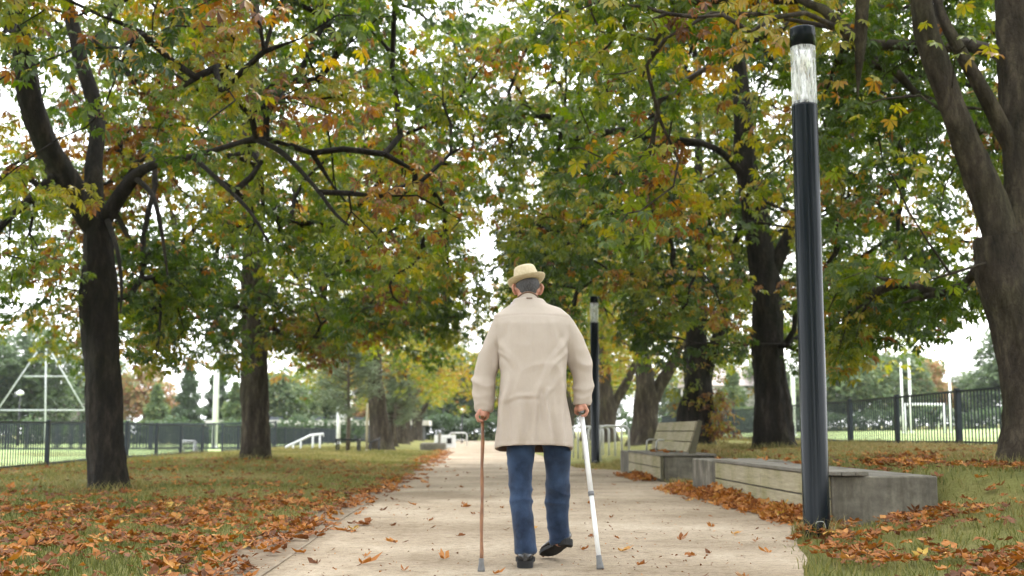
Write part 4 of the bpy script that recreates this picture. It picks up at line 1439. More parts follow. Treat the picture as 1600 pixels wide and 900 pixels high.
def strawmat():
    m, n, b = newmat('straw')
    tc = n.nodes.new('ShaderNodeTexCoord')
    wv = n.nodes.new('ShaderNodeTexWave'); wv.inputs['Scale'].default_value = 70; wv.inputs['Distortion'].default_value = 1.5
    wv.bands_direction = 'Z'
    n.links.new(tc.outputs['Object'], wv.inputs[0])
    nz = noise(n, 60, 3)
    r = ramp(n, [(0.3, (0.44, 0.36, 0.22)), (0.7, (0.56, 0.47, 0.31))], nz.outputs[0])
    n.links.new(r.outputs[0], b.inputs['Base Color'])
    b.inputs['Roughness'].default_value = 0.75
    bump(n, b, wv.outputs[0], 0.35, 0.002)
    return m


M['straw'] = strawmat()
M['band'] = noisy('hat_band', (0.30, 0.22, 0.11), (0.38, 0.28, 0.15), 60, 0.8)

S = 7.37 / F


def wr3(V, f, seed, st=(1, 1, 1), k=14):
    """smooth 3-D noise about zero for cloth folds"""
    q = np.random.default_rng(seed)
    U = V * np.array(st)
    wp = np.stack([np.sin(U @ q.normal(0, f * 0.5, 3) + q.uniform(0, 6)) for _ in range(3)], -1) * (0.5 / f)
    U = U + wp
    t = np.zeros(len(V))
    for _ in range(k):
        d = q.normal(0, 1, 3); d /= np.linalg.norm(d)
        t += np.sin(U @ d * f * q.uniform(0.6, 1.5) + q.uniform(0, 6.28))
    return t / math.sqrt(k)


root = empty('person', tuple((W(830, 880, 7.37).x, 7.37, 0)), 'man seen from behind in beige coat, jeans and straw hat, walking with two canes', 'person')
RO = Vector(root.location)


def sup(cx, cy, z, a, b, n=44, e=2.5, tilt=0.0):
    pts = []
    for k in range(n):
        t = 2 * PI * k / n
        c, s = math.cos(t), math.sin(t)
        x = math.copysign(abs(c) ** (2 / e), c) * a; y = math.copysign(abs(s) ** (2 / e), s) * b
        pts.append(Vector((cx + x - RO.x, cy + y - RO.y, z + tilt * y)))
    return pts


def capsule(mb, p, q, r1, r2, sides=12):
    p = Vector(p); q = Vector(q); d = (q - p).normalized()
    mb.tube([p - d * r1 * 0.95, p - d * r1 * 0.6, p, (p + q) / 2, q, q + d * r2 * 0.6, q + d * r2 * 0.95], [r1 * 0.25, r1 * 0.8, r1, (r1 + r2) / 2, r2, r2 * 0.8, r2 * 0.25], sides)


def chain(mb, pts, rads, sides=12):
    for i in range(len(pts) - 1):
        capsule(mb, pts[i], pts[i + 1], rads[i], rads[i + 1], sides)


def L_(p):
    return Vector(p) - RO


# --- hands: the grip centre of each cane handle (world)
HL = W(754, 651, 7.36); HR = W(908, 643, 7.36)
WL = W(757, 634, 7.375); WR = W(908.5, 627, 7.375)       # wrists

body = MB()
# torso, neck, limbs (mostly under the clothes)
chain(body, [L_(W(834, 640, 7.38)), L_(W(832, 600, 7.38)), L_(W(830, 540, 7.40)), L_(W(829, 505, 7.42))], [0.085, 0.09, 0.10, 0.085], 20)
chain(body, [L_(W(829, 505, 7.43)), L_(W(825, 470, 7.46)), L_(W(824, 452, 7.48))], [0.075, 0.058, 0.06], 16)
for sgn, sh, el, wr in ((-1, W(788, 512, 7.41), W(759, 590, 7.40), WL), (1, W(876, 510, 7.41), W(908, 583, 7.40), WR)):
    chain(body, [L_(W(829, 508, 7.42)), L_(sh), L_(el), L_(wr)], [0.07, 0.055, 0.043, 0.03])
for hip, kn, an in ((W(817, 665, 7.378), W(813, 765, 7.33), W(820, 868, 7.27)), (W(863, 665, 7.395), W(869.5, 765, 7.525), W(874, 846, 7.6))):
    chain(body, [L_(hip), L_(kn), L_(an)], [0.052, 0.040, 0.034])
# head
hc = W(824.5, 450, 7.50)
rings = []
for u in np.linspace(-1, 1, 19):
    z = u * (0.120 if u < 0 else 0.085)
    q = math.sqrt(max(0.02, 1 - abs(u) ** 2.4))
    jaw = 1.0 if u > -0.1 else 1.0 + (u + 0.1) * 0.28
    rings.append(sup(hc.x, hc.y + (0.018 if u < -0.3 else 0.0) - 0.01 * u, hc.z + z, 0.072 * q * jaw, 0.095 * q, 28, 2.2))
body.loft(rings)
fy = 0.095
capsule(body, L_(hc) + Vector((0, fy - 0.005, 0.02)), L_(hc) + Vector((0, fy + 0.018, -0.025)), 0.011, 0.015)      # nose
capsule(body, L_(hc) + Vector((-0.022, fy - 0.012, -0.062)), L_(hc) + Vector((0.022, fy - 0.012, -0.062)), 0.012, 0.012)   # lips
capsule(body, L_(hc) + Vector((-0.03, fy - 0.022, 0.03)), L_(hc) + Vector((0.03, fy - 0.022, 0.03)), 0.013, 0.013)  # brow
capsule(body, L_(hc) + Vector((-0.015, fy - 0.012, -0.10)), L_(hc) + Vector((0.015, fy - 0.012, -0.10)), 0.018, 0.018)    # chin
for sg in (-1, 1):
    e = L_(hc) + Vector((sg * 0.077, 0.0, -0.005))
    pts = [e + Vector((sg * 0.008, -0.012, 0.026)), e + Vector((sg * 0.016, -0.024, 0.006)), e + Vector((sg * 0.010, -0.014, -0.018)), e + Vector((0, 0.0, -0.034))]
    chain(body, pts, [0.009, 0.010, 0.009, 0.008])
    capsule(body, e + Vector((-sg * 0.006, 0.006, 0.02)), e + Vector((-sg * 0.006, 0.006, -0.025)), 0.011, 0.009)


def hand(mb, H, Wr, sg):
    """fist closed over a handle that runs fore and aft through H; sg = +1 for the right hand"""
    H = L_(H); Wr = L_(Wr)
    for i in range(4):                                   # little finger at the back, forefinger in front
        y = -0.036 + 0.0235 * i
        ln = (0.82, 0.97, 1.0, 0.93)[i]
        kn = H + Vector((sg * 0.020, y, 0.030))
        capsule(mb, Wr + Vector((sg * 0.004 * (i - 1.5), 0.008 * (i - 1.5), -0.004)), kn, 0.017, 0.0135)     # palm and back of hand
        p1 = H + Vector((sg * 0.037 * (0.9 + 0.1 * ln), y, 0.004)); p2 = H + Vector((sg * 0.026, y + 0.002, -0.024 * ln)); p3 = H + Vector((sg * 0.002, y + 0.003, -0.031 * ln))
        chain(mb, [kn, p1, p2, p3], [0.0115, 0.0102, 0.0094, 0.0082], 10)
    capsule(mb, Wr + Vector((0, -0.006, -0.01)), H + Vector((-sg * 0.004, -0.030, 0.012)), 0.024, 0.021)       # heel of the palm
    capsule(mb, Wr + Vector((-sg * 0.006, 0.004, -0.01)), H + Vector((-sg * 0.012, 0.0, 0.016)), 0.022, 0.018)
    b0 = Wr + Vector((-sg * 0.014, 0.012, -0.018))
    chain(mb, [b0, H + Vector((-sg * 0.030, 0.006, 0.014)), H + Vector((-sg * 0.030, 0.034, -0.004)), H + Vector((-sg * 0.016, 0.052, -0.016))], [0.016, 0.0135, 0.0112, 0.009], 10)


hand(body, HL, WL, -1)
hand(body, HR, WR, 1)
bme = remeshed(body, 0.0048, 'body', 3)
link('body', bme, M['skin'], root)

# hair: a cropped shell on the back and sides of the head
hv = MB()
rings = []
for u in np.linspace(-0.58, 0.66, 14):
    q = math.sqrt(max(0.02, 1 - abs(u) ** 2.4))
    k = 1.06
    rr = []
    for a in np.linspace(PI * 1.0 - 0.08, PI * 2 + 0.08, 26):
        rr.append(Vector((hc.x - RO.x + 0.072 * q * k * math.cos(a), hc.y - RO.y - 0.01 * u + 0.0 + 0.095 * q * k * math.sin(a), hc.z + u * (0.120 if u < 0 else 0.085) + 0.055 * abs(math.cos(a)) ** 2.5 * max(0.0, min(1.0, (0.2 - u) / 0.7)))))
    rings.append(rr)
hv.loft(rings, caps=False, close=False)
ho = hv.build('hair', M['hair'], root)
ho.modifiers.new('s', 'SOLIDIFY').thickness = 0.004


# eyes (on the far side of the head)
for sg in (-1, 1):
    e = L_(hc) + Vector((sg * 0.032, fy - 0.012, 0.012))
    MB().lathe([(0.002, -0.011), (0.008, -0.008), (0.011, 0), (0.008, 0.008), (0.002, 0.011)], 12, tuple(e)).build('eye', M['white'], root)

# --- coat
coat = MB()
prof = [(702, 773, 892, .200, 7.365), (680, 774, 891, .195, 7.365), (660, 776, 889, .187, 7.365), (620, 780, 884, .172, 7.365), (580, 783, 882, .160, 7.372),
        (540, 779, 885, .152, 7.39), (508, 771, 891, .138, 7.41), (494, 771, 890, .120, 7.425), (484, 785, 876, .103, 7.44), (476, 799, 855, .092, 7.45), (468, 803, 848, .082, 7.46)]
outer = []
for py_, a, b, hd, Yc in prof:
    c = W((a + b) / 2, py_, Yc)
    outer.append((c.x, Yc, c.z, (b - a) / 2 * S, hd))
rings = []
for k, sc in enumerate((0.80, 0.86, 0.915, 0.93)):      # hollow skirt: inside wall first
    i = (3, 2, 1, 0)[k]
    x, y, z, a, b = outer[i]
    rings.append(sup(x, y, z + 0.003, a - 0.019, b - 0.019, tilt=-0.13 * (1 - min(i, 3) / 3)))
for i, (x, y, z, a, b) in enumerate(outer):
    rings.append(sup(x, y, z, a, b, tilt=-0.13 * max(0, 1 - i / 3)))
coat.loft(rings)


def sleeve(pts, rads):
    P, Rr = crom([tuple(L_(p)) for p in pts], rads, 0.02)
    coat.tube([Vector(p) for p in P], list(Rr), 22)


sleeve([W(802, 503, 7.42), W(785, 511, 7.42), W(770, 541, 7.41), W(759, 580, 7.40), W(756.5, 614, 7.385), W(757, 643, 7.375)], [0.062, 0.072, 0.070, 0.066, 0.061, 0.053])
sleeve([W(862, 501, 7.42), W(879, 509, 7.42), W(896, 539, 7.41), W(908, 578, 7.40), W(910.5, 606, 7.385), W(909.5, 634, 7.375)], [0.062, 0.072, 0.071, 0.067, 0.062, 0.055])
cme = remeshed(coat, 0.0075, 'coat', 3)
n = len(cme.vertices)
V = np.zeros(n * 3, np.float32); cme.vertices.foreach_get('co', V); V = V.reshape(-1, 3)
N = np.zeros(n * 3, np.float32); cme.vertex_normals.foreach_get('vector', N); N = N.reshape(-1, 3)
x, y, z = V[:, 0], V[:, 1], V[:, 2]
zy = W(830, 497, 7.3).z
arm = sst(0.215, 0.245, np.abs(x - 0.005)) * (z < 1.5)
tor = 1 - arm
fold = np.sin(x * 34 + 2.2 * np.sin(z * 5.0) + 0.8) * 0.5 + np.sin(x * 23 - 1.7 * np.sin(z * 3.1 + 1) + 2) * 0.6 + 0.35 * np.sin(x * 61 + 3 * np.sin(z * 7))
dsp = tor * fold * 0.006 * (0.35 + 0.9 * sst(1.25, 0.75, z))
dsp += tor * 0.0012 * np.sin(z * 31 + 9 * np.abs(x) + 1.5 * np.sin(x * 14)) * np.exp(-((z - 1.14) / 0.13) ** 2)
diag = np.sin((z * 1.0 + np.abs(x) * 1.4) * 46) * np.exp(-((np.abs(x) - 0.185) / 0.05) ** 2) * np.exp(-((z - 1.33) / 0.10) ** 2)
dsp += 0.003 * diag
ang = np.where(x > 0, 1.0, -1.0)
rid = lambda q: np.clip(1 - np.abs(q) * 1.3, 0, 1) ** 1.3
el = np.exp(-((z - 1.14) / 0.11) ** 2)
dsp += arm * (0.014 * rid(wr3(V, 21, 5, (0.6, 0.8, 1.5))) * (0.25 + el) + 0.006 * wr3(V, 14, 6, (1, 1, 0.7)) + 0.007 * rid(wr3(V, 38, 7, (0.5, 0.6, 1.4))) * np.exp(-((z - 1.0) / 0.08) ** 2))
ft = sst(0.70, 0.76, z)
dsp += tor * (0.007 * wr3(V, 12, 8, (1, 0.5, 0.4)) + 0.010 * rid(wr3(V, 19, 9, (1.3, 0.4, 0.42))) * sst(1.45, 1.25, z) + 0.007 * rid(wr3(V, 26, 19, (0.9, 0.4, 1.1))) * np.exp(-((z - 1.14) / 0.16) ** 2)) * (0.35 + 0.65 * ft)
for (xa, za, xb, zb_, am, wd) in ((-0.185, 0.68, -0.135, 1.12, 0.015, 0.020), (-0.095, 0.68, -0.06, 1.02, 0.012, 0.022), (0.005, 0.68, 0.03, 1.18, 0.012, 0.020), (0.10, 0.68, 0.075, 1.05, 0.014, 0.020),
                                  (0.185, 0.68, 0.15, 1.20, 0.015, 0.020), (-0.205, 1.38, -0.06, 1.14, 0.007, 0.016), (0.205, 1.38, 0.03, 1.02, 0.010, 0.017), (-0.19, 1.30, -0.09, 1.16, 0.008, 0.012),
                                  (0.19, 1.29, 0.10, 1.13, 0.008, 0.012), (-0.13, 1.46, -0.10, 1.24, 0.006, 0.018), (0.13, 1.46, 0.11, 1.22, 0.006, 0.018), (-0.16, 0.98, 0.05, 1.03, 0.006, 0.013), (0.17, 1.16, 0.05, 0.95, 0.007, 0.015)):
    ax_, az_ = xb - xa, zb_ - za; ln_ = math.hypot(ax_, az_)
    tt_ = ((x - xa) * ax_ + (z - za) * az_) / ln_ ** 2
    dd_ = ((x - xa) * az_ - (z - za) * ax_) / ln_ + 0.010 * np.sin(tt_ * 5 + xa * 40)
    env_ = sst(-0.12, 0.15, tt_) * (1 - sst(0.65, 1.1, tt_))
    dsp += tor * am * env_ * (np.exp(-(dd_ / wd) ** 2) - 0.55 * np.exp(-((dd_ - 1.7 * wd) / (wd * 0.9)) ** 2))
dsp += -0.0018 * np.exp(-((z - zy - 0.02 * np.cos(x * 6)) / 0.005) ** 2) * (y < 0) * (np.abs(x) < 0.23)               # yoke seam
dsp += -0.002 * np.exp(-((x - 0.002) / 0.005) ** 2) * (y < 0) * (z < zy)                                                 # centre back seam
zs = z + 0.0
hemz = W(830, 702, 7.2).z
dsp += -0.002 * np.exp(-((z - hemz - 0.045) / 0.005) ** 2) * tor
rl = np.hypot(x, y) + 1e-6
rad_ = np.stack([x / rl, y / rl, np.zeros_like(x)], -1)
sk = ((z < 0.97) & (arm < 0.5))[:, None]              # skirt: both layers of cloth swing together
V = V + np.where(sk, rad_, N) * dsp[:, None]
cme.vertices.foreach_set('co', V.ravel()); cme.update()
cme.materials.append(M['coat']); cme.materials.append(M['lining'])
pc = np.zeros(len(cme.polygons) * 3, np.float32); cme.polygons.foreach_get('center', pc); pc = pc.reshape(-1, 3)
pn = np.zeros(len(cme.polygons) * 3, np.float32); cme.polygons.foreach_get('normal', pn); pn = pn.reshape(-1, 3)
inn = ((pc[:, 0] * pn[:, 0] + pc[:, 1] * pn[:, 1]) < 0) & (pc[:, 2] < 0.86) & (np.abs(pc[:, 0]) < 0.235)
cme.polygons.foreach_set('material_index', inn.astype(np.int32)); cme.update()
cobj = link('coat', cme, None, root)

# collar with dark brown trim
cl = MB(); rings = []; top = []
for u in np.linspace(0, 1, 7):
    c = W(824.5, 478 - 19 * u, 7.465)
    a = 0.115 - 0.030 * u ** 0.7; b = 0.098 - 0.018 * u
    rr = []
    for q in np.linspace(0.12 + PI * 0.84, PI * 2.16 - 0.12, 34):
        drop = 0.062 * abs(math.cos(q)) ** 2.2 * (0.35 + 0.65 * u) + 0.03 * max(0, math.sin(q))
        rr.append(Vector((c.x - RO.x + a * math.cos(q), c.y - RO.y + b * math.sin(q), c.z - drop)))
    rings.append(rr)
cl.loft(rings, caps=False, close=False)
co_ = cl.build('collar', M['coat'], root)
co_.modifiers.new('s', 'SOLIDIFY').thickness = 0.009
MB().tube([p + Vector((0, 0, 0.001)) for p in rings[-1]], 0.0055, 8).build('collar_trim', M['lining'], co_)
lb_ = rings[3][17]
MB().box(lb_.x - 0.018, lb_.x + 0.018, lb_.y - 0.016, lb_.y - 0.012, lb_.z - 0.004, lb_.z + 0.003).build('hanger_stitch', M['lining'], co_)

# --- jeans
jn = MB()


def legtube(rows):
    P, Rr = crom([tuple(L_(W(a, b, c))) for a, b, c, _ in rows], [q[3] for q in rows], 0.02)
    jn.tube([Vector(p) for p in P], list(Rr), 24)


legtube([(820, 650, 7.38, 0.10), (814, 690, 7.375, 0.085), (812.5, 720, 7.36, 0.077), (812.5, 750, 7.34, 0.071), (814, 780, 7.32, 0.067), (817, 812, 7.29, 0.064), (819, 840, 7.27, 0.060), (820.5, 864, 7.262, 0.058)])
legtube([(856, 650, 7.385, 0.10), (868, 690, 7.41, 0.085), (870.5, 720, 7.45, 0.079), (870, 750, 7.50, 0.073), (869, 780, 7.545, 0.069), (870, 806, 7.575, 0.065), (872.5, 830, 7.595, 0.060), (875, 847, 7.60, 0.057)])
jme = remeshed(jn, 0.007, 'jeans', 2)
n = len(jme.vertices)
V = np.zeros(n * 3, np.float32); jme.vertices.foreach_get('co', V); V = V.reshape(-1, 3)
N = np.zeros(n * 3, np.float32); jme.vertex_normals.foreach_get('vector', N); N = N.reshape(-1, 3)
x, y, z = V[:, 0], V[:, 1], V[:, 2]
sg = np.where(x > 0.04, 1.0, -1.0)
kz = np.exp(-((z - 0.42) / 0.09) ** 2) + 1.2 * np.exp(-((z - 0.14) / 0.09) ** 2) + 0.5 * np.exp(-((z - 0.66) / 0.08) ** 2)
d = 0.010 * (1 - np.abs(np.clip(wr3(V, 26, 12, (0.6, 0.6, 1.5)), -1.4, 1.4))) * (0.15 + kz) + 0.006 * wr3(V, 17, 13, (1.2, 1.2, 0.45))
V = V + N * d[:, None]
jme.vertices.foreach_set('co', V.ravel()); jme.update()
link('jeans', jme, M['denim'], root)


# --- shoes
def shoe(loc, yaw, pitch, roll=0):
    up = MB(); rings = []
    prof = [(-0.006, 0.010, 0.058, 0.012), (-0.002, 0.021, 0.068, 0.012), (0.010, 0.032, 0.080, 0.012), (0.04, 0.038, 0.088, 0.012), (0.09, 0.038, 0.086, 0.012), (0.13, 0.039, 0.076, 0.010), (0.18, 0.046, 0.060, 0.008), (0.23, 0.047, 0.050, 0.008), (0.265, 0.038, 0.042, 0.01), (0.285, 0.018, 0.032, 0.012)]
    for yv, hw, h, z0 in prof:
        rr = []
        for k in range(20):
            t = 2 * PI * k / 20
            c, s = math.cos(t), math.sin(t)
            zz = 0.022 + z0 * 0 + (h - 0.02) * (0.5 + 0.5 * s)
            rr.append(Vector((math.copysign(abs(c) ** 0.75, c) * hw * (1.0 if s < 0.2 else 1.0 - 0.35 * (s - 0.2)), yv, zz)))
        rings.append(rr)
    up.loft(rings)
    so_ = MB(); out = []
    for k in range(28):
        t = k / 27
    L = [(p[0], p[1] + 0.004) for p in prof]
    left = [Vector((-hw, yv, 0)) for yv, hw in L]; right = [Vector((hw, yv, 0)) for yv, hw in L][::-1]
    o = left + right
    so_.loft([[Vector((p.x, p.y, 0.006)) for p in o], [Vector((p.x, p.y, 0.024)) for p in o]], smooth=False)
    hl = [p for p in o if p.y < 0.085]
    so_.loft([[Vector((p.x * 0.96, p.y, -0.012)) for p in hl], [Vector((p.x * 0.98, p.y, 0.006)) for p in hl]], smooth=False)
    mtx = Matrix.Translation(L_(loc)) @ Euler((pitch, roll, yaw), 'XYZ').to_matrix().to_4x4() @ Matrix.Diagonal((1.16, 1.05, 1.12, 1))
    me = up.mesh('shoe'); me.transform(mtx); s1 = link('shoe', me, M['leather'], root)
    me = so_.mesh('sole'); me.transform(mtx); link('sole', me, M['sole'], s1)
    return s1


p = W(820.5, 882, 7.19)
shoe((p.x, 7.20, 0.028), R(-3), 0)
shoe((W(886, 852, 7.55).x + 0.005, 7.545, 0.128), R(24), R(-22), R(8))
# --- straw hat
hat = MB()
hb_ = W(823.5, 440.5, 7.50)
hp = []
crown = [(0.000, 1.0), (0.03, 0.965), (0.065, 0.87), (0.09, 0.79), (0.101, 0.70), (0.100, 0.45), (0.090, 0.2), (0.086, 0.02)]
rings = []
NS = 48


def hring(r_x, r_y, zf):
    return [Vector((r_x * math.cos(2 * PI * k / NS), r_y * math.sin(2 * PI * k / NS), zf(2 * PI * k / NS))) for k in range(NS)]


brim = [(0.118, 0.142), (0.116, 0.140), (0.104, 0.126), (0.092, 0.112), (0.083, 0.102)]
upb = lambda a, q: 0.020 * q * (abs(math.cos(a)) ** 2 * 1.0 + 0.6 * max(0, -math.sin(a))) - 0.012 * q * max(0, math.sin(a))
rings.append(hring(0.080, 0.099, lambda a: -0.004))
rings.append(hring(0.100, 0.122, lambda a: -0.004 + upb(a, 0.45)))
rings.append(hring(0.118, 0.143, lambda a: -0.002 + upb(a, 1.0)))
rings.append(hring(0.119, 0.144, lambda a: 0.001 + upb(a, 1.02)))
rings.append(hring(0.101, 0.123, lambda a: 0.001 + upb(a, 0.45)))
rings.append(hring(0.084, 0.103, lambda a: 0.002))
for zz, q in crown:
    rings.append([Vector((p.x * q, p.y * q, zz * (1.0 + 0.06 * math.sin(math.atan2(p.y, p.x))) + (-0.018 * max(0, math.sin(math.atan2(p.y, p.x))) ** 6 if zz > 0.05 else 0))) for p in hring(0.083, 0.102, lambda a: 0)])
hat.loft(rings, caps=True)
hm_ = hat.mesh('hat')
mtx = Matrix.Translation(L_(hb_)) @ Euler((R(-11), R(-10), R(4)), 'XYZ').to_matrix().to_4x4()
hm_.transform(mtx)
hatobj = link('hat', hm_, M['straw'], root)
bd = MB().loft([hring(0.0845, 0.1035, lambda a: 0.003), hring(0.0838, 0.1028, lambda a: 0.027), hring(0.0815, 0.1005, lambda a: 0.028)], caps=False)
bm_ = bd.mesh('hat_band'); bm_.transform(mtx)
link('hat_band', bm_, M['band'], hatobj)

# ---------------------------------------------------------------- canes
ft = W(752, 890, 7.06); ft.z = 0.013
cn = empty('walking_cane', tuple(ft), 'brown wooden walking cane in the man\'s left hand', 'cane', 'walking canes')
tp = HL - ft
k = [Vector((0, 0, 0.045))]
for u in np.linspace(0.12, 0.98, 12):
    q = tp * u; k.append(Vector((q.x + 0.0018 * math.sin(u * 17), q.y + 0.002 * math.sin(u * 13 + 1), q.z)))
MB().tube(k, [0.0105 + 0.0015 * math.sin(i * 2.1) for i in range(len(k))], 12).build('shaft', M['cane'], cn)
MB().tube([tp + Vector((0, -0.046, -0.004)), tp + Vector((0, -0.036, 0)), tp + Vector((0, 0.03, 0.0)), tp + Vector((0, 0.075, -0.010)), tp + Vector((0, 0.09, -0.03))], [0.010, 0.013, 0.0135, 0.012, 0.009], 12).build('handle', M['cane'], cn)
MB().lathe([(0.0215, 0.0), (0.0205, 0.012), (0.0145, 0.048), (0.0145, 0.072)], 16).build('ferrule', M['rubber'], cn)
ft = W(938, 887, 7.15); ft.z = 0.013
cn = empty('walking_cane', tuple(ft), 'white metal walking cane in the man\'s right hand', 'cane', 'walking canes')
tp = HR - ft
MB().tube([tp * 0.045, tp * 0.47], 0.0135, 14).build('shaft', M['white'], cn)
MB().tube([tp * 0.471, tp * 0.97], 0.0155, 14).build('upper_tube', M['white'], cn)
MB().tube([tp * 0.455, tp * 0.482], 0.0178, 14).build('collar', M['rubber'], cn)
MB().tube([tp + Vector((0, -0.046, 0.002)), tp + Vector((0, -0.036, 0)), tp + Vector((0, 0.04, 0)), tp + Vector((0, 0.085, -0.012))], [0.011, 0.0135, 0.0135, 0.011], 12).build('handle', M['rubber'], cn)
ax = tp.normalized()
MB().tube([Vector((0, 0, 0)), ax * 0.014, ax * 0.05, ax * 0.078], [0.0225, 0.0215, 0.0165, 0.0165], 16).build('ferrule', M['rubber'], cn)


# ================================================================ FALLEN LEAVES
def litter(name, label, x, y, zadd, size, hue, r, T=TL, tilt=0.2, cat='leaf litter'):
    n = len(x)
    pos = np.stack([x, y, np.maximum(ground(x, y), 0.0) + 0.014 + zadd], -1)
    a = r.uniform(0, 6.28, n)
    f = np.stack([np.cos(a), np.sin(a), r.normal(0, tilt, n)], -1)
    up = np.stack([r.normal(0, tilt, n), r.normal(0, tilt, n), np.where(r.random(n) < 0.7, 1.0, -1.0)], -1)
    pos[:, 2] += np.where(up[:, 2] < 0, size * 0.22, 0.01)
    V, Fc, H = leaves(pos, frames(f, up), size, hue, T, r, 0.07)
    V[:, 2] = np.maximum(V[:, 2], np.maximum(ground(V[:, 0], V[:, 1]), 0.0) + 0.015)
    o = link(name, npmesh(name, V, Fc, H), M['litter'])
    return tag(o, label, cat, None, 'stuff')


r = np.random.default_rng(90)
# left lawn
n = 60000
x = r.uniform(-9.5, -1.25, n); y = 4.8 + 25 * r.random(n) ** 1.35
dn = vnoise(x, y, 1.3, 5) * 0.4 + vnoise(x, y, 5.2, 6) * 0.6
wt = (0.12 + 0.88 * sst(0.42, 0.62, dn)) * (1 - 0.82 * sst(11.5, 18.5, y)) * (1 - 0.6 * sst(-5, -8, x)) + 0.05
k = r.random(n) < wt * (0.47 + 0.35 * (1 - sst(8.5, 12, y)))
x, y = x[k], y[k]
big = r.random(len(x)) < 0.6
litter('leaf_litter', 'orange-brown fallen leaves strewn over the left lawn', x[big], y[big], 0.004 + 0.024 * r.random(big.sum()), 0.068 * r.uniform(0.4, 1.3, big.sum()), r.beta(1.5, 2.2, big.sum()), r)
litter('leaf_litter', 'single brown leaflets scattered over the left lawn', x[~big], y[~big], 0.01 + 0.02 * r.random((~big).sum()), 0.085 * r.uniform(0.5, 1.25, (~big).sum()), r.beta(1.6, 2.4, (~big).sum()), r, TS)
# left path margin
n = 1500
y = 5.5 + 44 * r.random(n) ** 1.2; l, _ = path_edges(y)
x = l + r.normal(0.05, 0.22, n)
k = vnoise(x, y, 2.0, 8) > 0.5
litter('leaf_litter', 'line of fallen leaves along the left edge of the path', x[k], y[k], 0.005 * r.random(k.sum()), 0.085 * r.uniform(0.5, 1.1, k.sum()), r.beta(2, 2.2, k.sum()), r)
# right lawn
n = 27000
x = r.uniform(2.2, 9, n); y = 5.0 + 17 * r.random(n) ** 1.2
dn = vnoise(x, y, 1.7, 15) * 0.5 + vnoise(x, y, 4.5, 16) * 0.5
wt = sst(0.42, 0.62, dn) * (1 - 0.75 * sst(13, 17, y)) + 0.05
inb = (x > X0 - 0.1) & (x < X1 + 0.05) & (y > 10.2) & (y < 16.7)
_, re = path_edges(y)
k = (r.random(n) < wt * 0.62) & ~inb & (x > re - 0.05)
x, y = x[k], y[k]
litter('leaf_litter', 'orange-brown fallen leaves on the grass right of the near lamp post', x, y, 0.01 + 0.03 * r.random(len(x)), 0.064 * r.uniform(0.4, 1.3, len(x)), r.beta(1.5, 2.1, len(x)), r)
# drift against the long bench
n = 1300
y = r.uniform(10.2, 16.9, n); u = np.abs(r.normal(0, 0.15, n))
x = X0 - 0.06 - u - 0.18 * sst(13.5, 16.5, y) * r.random(n)
h = np.clip(0.11 * np.exp(-(u / 0.2) ** 2) * (0.35 + vnoise(x * 0 + 1, y, 2.4, 21)), 0, 0.14)
k = (y > 16.65) | (x < X0 - 0.07)
litter('leaf_drift', 'thick drift of orange leaves heaped against the front of the long bench', x[k], y[k], (h * r.random(n))[k], 0.07 * r.uniform(0.5, 1.2, k.sum()), 0.15 + 0.85 * r.beta(2.2, 2, k.sum()), r, TL, 0.5)
n = 150
y = r.uniform(19.6, 22.0, n); u = np.abs(r.normal(0, 0.16, n)); x = X0 - 0.08 - u
litter('leaf_drift', 'small drift of orange leaves at the foot of the backrest bench', x, y, 0.07 * r.random(n) * np.exp(-u / 0.3), 0.085 * r.uniform(0.6, 1.1, n), 0.15 + 0.8 * r.beta(2, 2, n), r, TL, 0.5)
n = 260
x = -1.25 + r.normal(0, 0.22, n); y = r.uniform(30, 52, n)
litter('leaf_litter', 'orange leaves on the far left edge of the path before the distant bench', x, y, 0.01 * r.random(n), 0.10 * r.uniform(0.6, 1.1, n), 0.2 + 0.7 * r.beta(2, 2, n), r)

# crushed leaf bits trodden into the path
n = 2600
y = 5.8 + 24 * r.random(n) ** 1.5; l, re = path_edges(y)
x = l + (re - l) * np.where(r.random(n) < 0.5, r.beta(0.6, 2.2, n), r.beta(2.2, 0.6, n))
k = vnoise(x, y, 1.6, 77) + 0.25 * r.random(n) > 0.55
x, y = x[k], y[k]
litter('leaf_fragments', 'tiny crushed leaf bits and grit trodden into the path', x, y, 0.001 * r.random(len(x)), r.uniform(0.014, 0.036, len(x)), r.beta(1.2, 2.6, len(x)), r, TS, 0.1)
# single leaves lying on the path
LEAFM = []
for k in range(12):
    TT = TL if k < 8 else TS
    tv, tf = TT[k % len(TT)]
    hue_ = (0.45, 0.6, 0.3, 0.72, 0.5, 0.15, 0.85, 0.65, 0.2, 0.5, 0.35, 0.1)[k]
    v2 = tv.copy(); v2[:, 2] = np.abs(v2[:, 2]) * 1.1; v2[:, 1] *= (0.34, 0.42, 0.5, 0.38, 0.45, 0.3, 0.6, 0.4, 1, 1, 1, 1)[k]; v2[:, 0] = np.where(v2[:, 0] < 0, v2[:, 0] * 0.4, v2[:, 0])
    me = npmesh('fallen_leaf', v2, tf, np.full(len(tv), hue_) + np.repeat(r.normal(0, 0.06, len(tv) // 5), 5)); me.materials.append(M['litter'])
    LEAFM.append(me)


def single(x, y, z, k, s, rz, label, group):
    o = bpy.data.objects.new('fallen_leaf', LEAFM[k]); COL.objects.link(o)
    o.location = (x, y, z); o.rotation_euler = (r.normal(0, 0.06), r.normal(0, 0.06), rz); o.scale = (s, s, s)
    return tag(o, label, 'leaf', group)


